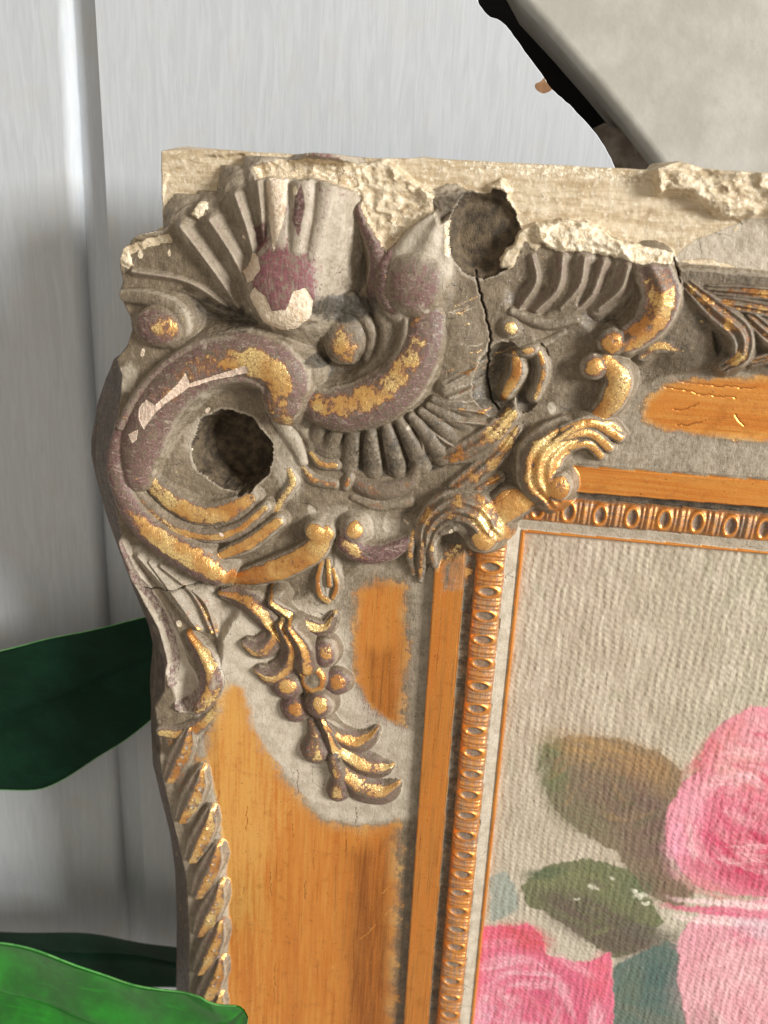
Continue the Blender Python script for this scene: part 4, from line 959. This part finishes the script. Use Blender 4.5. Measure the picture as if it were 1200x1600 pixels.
strokes(960, 1240, 5, 110, 60, [(140, 112, 80), (104, 92, 74), (96, 100, 68), (150, 122, 86), (112, 84, 74)], (8, 26), (2, 6), L1, .55)
L2 = [(822, 1390), (920, 1346), (1000, 1385), (1026, 1440), (960, 1488), (860, 1425)]
strokes(925, 1415, 5, 100, 60, [(96, 102, 66), (84, 74, 64), (120, 122, 84), (78, 84, 60), (104, 92, 78)], (8, 24), (2, 6), L2, .55)
# teal ground
region([(958, 1510), (1000, 1488), (1040, 1470), (1062, 1476), (1060, 1530), (1075, 1600), (1150, 1640), (1150, 1720), (950, 1720)], (84, 106, 98), 1.8, 0.95)
dab(1030, 1540, 30, 50, 0, (70, 96, 92), .8); dab(980, 1560, 16, 50, 0.1, (96, 108, 92), .7); dab(1020, 1590, 60, 10, 0.2, (110, 112, 96), .6); dab(1020, 1460, 40, 16, -.1, (96, 92, 80), .8)
# roses
region([(1065, 1222), (1095, 1200), (1102, 1165), (1130, 1125), (1170, 1108), (1230, 1098), (1400, 1090), (1400, 1430), (1200, 1402), (1140, 1400), (1085, 1385), (1050, 1340), (1040, 1300), (1046, 1255)], (220, 142, 156), 1.0, 1.0, 0.22)
dab(1120, 1165, 16, 60, 0.5, (204, 96, 104), .85); dab(1170, 1160, 40, 50, 0.3, (222, 162, 164), .8); dab(1150, 1210, 40, 40, 0.4, (218, 156, 150), .7); dab(1195, 1240, 40, 60, 0.2, (198, 70, 96), .8)
dab(1140, 1320, 64, 62, 0.5, (188, 48, 84), .95); dab(1180, 1350, 60, 50, 0.3, (192, 58, 92), .9); dab(1110, 1290, 26, 60, 0.1, (212, 104, 132), .8); dab(1070, 1300, 22, 70, 0.0, (232, 160, 180), .85, .5, .6); dab(1160, 1275, 50, 12, 0.5, (226, 130, 150), .6)
dab(1110, 1390, 50, 12, 0.3, (206, 130, 130), .7); dab(1200, 1300, 60, 20, .6, (176, 44, 80), .7)
RP = [(1050, 1265), (1070, 1222), (1100, 1200), (1130, 1130), (1230, 1104), (1300, 1104), (1300, 1400), (1200, 1396), (1090, 1380), (1055, 1335)]
strokes(1165, 1270, 10, 170, 170, [(232, 168, 178), (214, 110, 134), (196, 70, 100), (238, 190, 192), (206, 96, 116), (226, 150, 160)], (16, 44), (3, 9), RP, .55)
region([(1060, 1470), (1075, 1440), (1100, 1420), (1200, 1402), (1400, 1400), (1400, 1720), (1160, 1720), (1110, 1650), (1074, 1600), (1058, 1540)], (222, 160, 170), 1.2, 1.0, 0.18)
dab(1130, 1424, 80, 7, -0.10, (216, 100, 130), .9, .3, .4); dab(1140, 1412, 80, 6, -0.10, (240, 205, 205), .9, .3, .4); dab(1120, 1438, 60, 8, -0.1, (244, 214, 212), .8, .4, .5); dab(1160, 1465, 20, 20, .6, (206, 100, 130), .8)
dab(1180, 1450, 30, 16, .2, (214, 190, 200), .8); dab(1140, 1540, 60, 80, .3, (226, 176, 178), .8); dab(1100, 1500, 26, 50, .1, (208, 140, 150), .7); dab(1180, 1590, 50, 30, .5, (218, 150, 158), .7); dab(1110, 1600, 30, 20, .8, (150, 130, 120), .7)
RP = [(1066, 1470), (1110, 1430), (1300, 1410), (1300, 1700), (1160, 1700), (1080, 1600)]
strokes(1190, 1560, 10, 150, 90, [(234, 184, 188), (208, 138, 150), (240, 206, 204), (214, 150, 162), (196, 120, 136)], (16, 44), (3, 9), RP, .5)
region([(700, 1470), (755, 1450), (790, 1446), (830, 1444), (846, 1462), (852, 1490), (890, 1500), (920, 1502), (955, 1490), (958, 1560), (955, 1720), (660, 1720)], (216, 110, 136), 1.0, 1.0, 0.22)
dab(820, 1465, 36, 22, 0.2, (206, 80, 92), .9); dab(775, 1465, 26, 16, 0.0, (222, 96, 120), .8); dab(800, 1540, 50, 50, .6, (208, 92, 124), .8); dab(850, 1520, 40, 12, .5, (236, 176, 188), .85, .5, .6); dab(780, 1520, 20, 50, .3, (228, 150, 168), .6)
dab(880, 1560, 50, 40, .6, (198, 84, 116), .8); dab(935, 1530, 16, 40, 0, (222, 104, 124), .9); dab(780, 1575, 26, 30, .6, (240, 205, 212), .85, .5, .7); dab(750, 1590, 16, 30, .3, (232, 176, 200), .8); dab(850, 1600, 60, 20, .3, (206, 100, 130), .7); dab(900, 1510, 30, 8, .4, (232, 160, 172), .7)
RP = [(700, 1475), (830, 1450), (850, 1494), (950, 1496), (950, 1700), (700, 1700)]
strokes(830, 1590, 10, 150, 110, [(232, 160, 176), (206, 92, 120), (196, 76, 100), (240, 196, 204), (222, 120, 140)], (16, 44), (3, 9), RP, .55)
# background scrubbing
for i_ in range(160):
    x_, y_ = prg.uniform(780, 1210), prg.uniform(850, 1480)
    if poly_sdf(np.array([x_]), np.array([y_]), np.array(L1 + [(1090, 1400)]))[0] < 30 or (y_ > 1330 and x_ > 790) or (x_ > 1030 and y_ > 1080): continue
    dab(x_, y_, prg.uniform(10, 34), prg.uniform(4, 10), prg.uniform(-2, 2), [(204, 188, 172), (176, 164, 142), (168, 164, 138), (208, 196, 176), (184, 166, 150)][prg.randint(5)], .4, .5, .6)
# canvas weave under the paint: uneven upright ribs
rib = np.sin(2 * np.pi * (X + 1.1 * fbm(X / 6, Yc / 10, 60) + 0.5 * fs) / 2.55)
weft = np.sin(2 * np.pi * (Yc + 0.5 * fbm(X / 4, Yc / 4, 61)) / 1.9)
hc = 0.12 * rib * (0.6 + 0.5 * weft) * (0.8 + 0.8 * fbm(X / 4, Yc / 4, 62)) + 0.03 * weft + 0.15 * fbm(X / 1.0, Yc / 1.7, 63, 3) + THICK + 0.10 * THICK / 0.2 * ff
posc = np.stack([X, -hc, -Yc], -1) * MM
BASE_C = np.array([0.1, 0.004, -0.212])
vid = np.arange(X.size).reshape(X.shape)
keep = (seenc[:-1, :-1] | seenc[1:, 1:])
q = np.stack([vid[:-1, :-1], vid[1:, :-1], vid[1:, 1:], vid[:-1, 1:]], -1)[keep]
used, inv = np.unique(q.ravel(), return_inverse=True); nf = len(q)
me = bpy.data.meshes.new('painted_canvas'); me.vertices.add(len(used)); me.loops.add(nf * 4); me.polygons.add(nf)
me.vertices.foreach_set('co', (posc.reshape(-1, 3)[used] - BASE_C).ravel().astype(np.float32))
me.loops.foreach_set('vertex_index', inv.astype(np.int32).ravel()); me.polygons.foreach_set('loop_start', np.arange(0, nf * 4, 4, dtype=np.int32))
me.polygons.foreach_set('use_smooth', np.ones(nf, bool)); me.update(calc_edges=True)
a = me.attributes.new('pigment', 'FLOAT_COLOR', 'POINT')
a.data.foreach_set('color', np.concatenate([C, np.ones(X.shape + (1,))], -1).reshape(-1, 4)[used].astype(np.float32).ravel())
me.materials.append(M_PAINT)
painting = bpy.data.objects.new('painting', me); col.objects.link(painting); painting.location = tuple(BASE_C)
tag(painting, 'oil painting of pink roses and dull green leaves on ribbed canvas', 'painting')

# ------------------------------------------------------------------ wall of white boards behind
HW = -48.0
wall = empty('wall', (0, 0.06, -0.3)); tag(wall, kind='structure')
WB = np.array([0, 0.06, -0.3])
def slab(name, poly_px, h, thick, mat, parent, bevel=1.0, extra_uv=None, base=WB, nseg=4):
    """an outline extruded back from height h with a rounded front arris"""
    uv = pts_uv(poly_px, h) if extra_uv is None else np.asarray(extra_uv, float)
    area = 0.5 * np.sum(uv[:, 0] * np.roll(uv[:, 1], -1) - np.roll(uv[:, 0], -1) * uv[:, 1])
    if area < 0: uv = uv[::-1]
    e = np.roll(uv, -1, 0) - uv; e /= np.linalg.norm(e, axis=1)[:, None]
    nin = np.stack([-e[:, 1], e[:, 0]], -1); nv_ = nin + np.roll(nin, 1, 0); nv_ /= np.maximum(np.linalg.norm(nv_, axis=1)[:, None], 1e-6)
    rings = [(uv, h - thick)]
    for i in range(nseg + 1):
        t = i / nseg * math.pi / 2; rings.append((uv + nv_ * bevel * (1 - math.cos(t)), h - bevel * (1 - math.sin(t))))
    vts = []; fcs = []; n = len(uv)
    for r_, hh in rings: vts += list(xyz(r_[:, 0], r_[:, 1], np.full(n, hh)) - base)
    for k in range(len(rings) - 1):
        for i in range(n):
            j = (i + 1) % n; fcs.append((k * n + i, k * n + j, (k + 1) * n + j, (k + 1) * n + i))
    fcs.append(tuple(range((len(rings) - 1) * n, len(rings) * n)))
    o = mesh_obj(name, vts, fcs, mat, parent, smooth=False)
    for p_ in o.data.polygons: p_.use_smooth = len(p_.vertices) == 4
    return o
gx0 = P(104, 0, HW)[0]; gx0b = P(121, 380, HW)[0]; gx1 = P(146, 0, HW)[0]
LB = [(gx0 - 260, -190), (gx0, -190), (gx0b + 0.5, -60), (gx0b + 3, 330), (gx0 - 260, 330)]
slab('wall_board', None, HW, 14, M_WALL, wall, 4.5, LB, nseg=8)
edge = [(742, -40), (746, 0), (756, 16), (766, 26), (782, 32), (794, 44), (806, 60), (820, 80), (836, 102), (850, 120), (858, 136), (872, 148), (890, 164), (906, 180), (922, 198), (937, 217), (948, 235), (957, 254), (966, 280), (972, 320)]
edge_uv = spline(pts_uv(edge, HW), 3); edge_uv += 0.25 * np.stack([fbm(edge_uv[:, 1] / 3, edge_uv[:, 0], 70), fbm(edge_uv[:, 1] / 3, edge_uv[:, 0], 71)], -1)
MBD = [(gx1, -190), (edge_uv[0, 0] - 10, -190)] + [tuple(q_) for q_ in edge_uv] + [(edge_uv[-1, 0] + 6, -40), (150, 60), (150, 330), (gx1 + 4.5, 330), (gx1 + 2, 0)]
slab('wall_board', None, HW, 9, M_WALL, wall, 0.25, MBD)
slab('groove_strip', None, HW - 5.5, 6, M_WALL, wall, 0.4, [(gx0 - 8, -190), (gx1 + 8, -190), (gx1 + 14, 330), (gx0 - 4, 330)])
ch = spline(pts_uv([(838, 130), (845, 127), (850, 122), (853, 127), (858, 134), (862, 140), (856, 144), (849, 146), (842, 143), (837, 138), (836, 133), (838, 130)], HW), 3)[:-1]
slab('bare_wood_chip', None, HW + 0.05, 1.0, M_WOOD, wall, 0.02, ch)
# second, farther slab of wall at the right and the black gap between
HS = HW - 16
sl_uv = [tuple(np.array(P(x, y, HS))) for x, y in ((746, -120), (809, 0), (870, 66), (927, 132), (976, 192), (1013, 240), (1050, 290), (1092, 350))]
slab('plaster_slab', None, HS, 30, M_SLAB, wall, 3.5, sl_uv + [(380, 60), (380, -190)], nseg=8)
slab('mortar_ledge', None, HS - 14, 8, M_RUBBLE, wall, 3.0, [tuple(np.array(P(x, y, HS - 14))) for x, y in ((925, 200), (945, 190), (985, 205), (1060, 240), (1100, 330), (960, 330), (940, 250))])
slab('cavity_back', None, HS - 45, 5, M_VOID, wall, 0.5, [(-60, -260), (240, -260), (240, 60), (-60, 60)])  # backing sheet coloured black to give the gap its shade

# ------------------------------------------------------------------ potted plant leaves at the left
plant = empty('house_plant', tuple((xyz(np.array(-170.), np.array(300.), np.array(10.))).tolist()))
PB = np.array(plant.location)
tag(plant, 'leafy green house plant beside the frame, one bright leaf in front', 'plant')
def leaf(name, spine, mat, cup=0.18, n_w=25, label=None, thick=0.6, rim=0.0):
    """spine: (px, py, h, half width mm, tilt). A strap leaf with midrib fold, real thickness"""
    s = np.array([(*P(x, y, h), h, w, tw) for x, y, h, w, tw in spine]); s = spline(s, 14)
    p3 = s[:, :3]; tg = np.gradient(p3, axis=0); tg /= np.linalg.norm(tg, axis=1)[:, None]
    up = np.array([0, 0, 1.0]); side = np.cross(tg, up); side /= np.linalg.norm(side, axis=1)[:, None]; nn = np.cross(side, tg)
    vts = []; m = len(s)
    for back in (0, 1):
        for i in range(m):
            ca, sa_ = math.cos(s[i, 4]), math.sin(s[i, 4]); sd = side[i] * ca + nn[i] * sa_; nr = np.cross(sd, tg[i])
            if nr[2] < 0: nr = -nr
            for j in range(n_w):
                t = 2 * j / (n_w - 1) - 1; z = cup * s[i, 3] * (t * t) + 0.03 * s[i, 3] * math.sin(i * 0.35 + t * 2)
                z -= 0.10 * s[i, 3] * math.exp(-(t / 0.07) ** 2)
                q_ = p3[i] + sd * t * s[i, 3] + nr * (z - (thick * (1 - t ** 8) if back else 0)); vts.append(q_)
    vts = np.array(vts); v3 = xyz(vts[:, 0], vts[:, 1], vts[:, 2]) - PB
    fcs = []; o_ = m * n_w
    for i in range(m - 1):
        for j in range(n_w - 1):
            a_ = i * n_w + j; fcs.append((a_, a_ + 1, a_ + n_w + 1, a_ + n_w)); fcs.append((o_ + a_, o_ + a_ + n_w, o_ + a_ + n_w + 1, o_ + a_ + 1))
        for j in (0, n_w - 1):
            a_ = i * n_w + j; fcs.append((a_, a_ + n_w, o_ + a_ + n_w, o_ + a_))
    o = mesh_obj(name, v3, fcs, mat, plant)
    if label: o['label'] = label
    if rim:
        for jj in (0, n_w - 1):
            ctr = vts[:m * n_w].reshape(m, n_w, 3)[:, jj]; rv = []; rf = []
            for i in range(m):
                for k_ in range(6):
                    an = k_ / 6 * 2 * math.pi; rv.append(ctr[i] + rim * (math.cos(an) * np.array([0, 1.0, 0]) + math.sin(an) * np.array([0, 0, 1.0])))
            for i in range(m - 1):
                for k_ in range(6): rf.append((i * 6 + k_, i * 6 + (k_ + 1) % 6, (i + 1) * 6 + (k_ + 1) % 6, (i + 1) * 6 + k_))
            rv = np.array(rv); mesh_obj('leaf_rim', xyz(rv[:, 0], rv[:, 1], rv[:, 2]) - PB, rf, M_RIM, o)
    return o
leaf('leaf', [(-260, 1230, -20, 8, 0), (-120, 1190, -22, 17, 0.1), (0, 1132, -24, 33, 0.1), (120, 1082, -25, 28, 0.1), (230, 1032, -26, 20, 0.1), (330, 990, -27, 12, 0), (420, 955, -28, 2, 0)], M_LEAF_D, 0.12, rim=0.15, label='leaf reaching behind the frame, coloured dark for its shade')
leaf('leaf', [(-260, 1560, -14, 8, 0), (-120, 1510, -18, 16, 0.1), (0, 1490, -22, 20, 0.2), (140, 1492, -25, 20, 0.2), (270, 1505, -27, 17, 0.2), (390, 1520, -28, 2, 0)], M_LEAF_D, 0.12, label='lower leaf behind the frame, coloured almost black for its shade')
leaf('leaf', [(-230, 1500, 26, 8, 0), (-90, 1530, 30, 18, -0.3), (40, 1572, 34, 25, -0.35), (160, 1612, 37, 23, -0.4), (270, 1618, 39, 18, -0.4), (345, 1606, 40, 13, -0.35), (380, 1580, 40, 3, -0.2)], M_LEAF, 0.22, rim=0.35, label='bright glossy green leaf in front of the frame')
stem_pts = spline(np.array([(*P(-300, 1700, 5), 5), (*P(-280, 1560, 10), 10), (*P(-250, 1380, -5), -5), (*P(-250, 1220, -20), -20)]), 8)
vts = []; fcs = []
for i, q_ in enumerate(stem_pts):
    for j in range(10):
        a_ = j / 10 * 2 * math.pi; vts.append((q_[0] + 6 * math.cos(a_), q_[1], q_[2] + 6 * math.sin(a_)))
for i in range(len(stem_pts) - 1):
    for j in range(10): fcs.append((i * 10 + j, i * 10 + (j + 1) % 10, (i + 1) * 10 + (j + 1) % 10, (i + 1) * 10 + j))
vts = np.array(vts); mesh_obj('stem', xyz(vts[:, 0], vts[:, 1], vts[:, 2]) - PB, fcs, M_LEAF_D, plant)
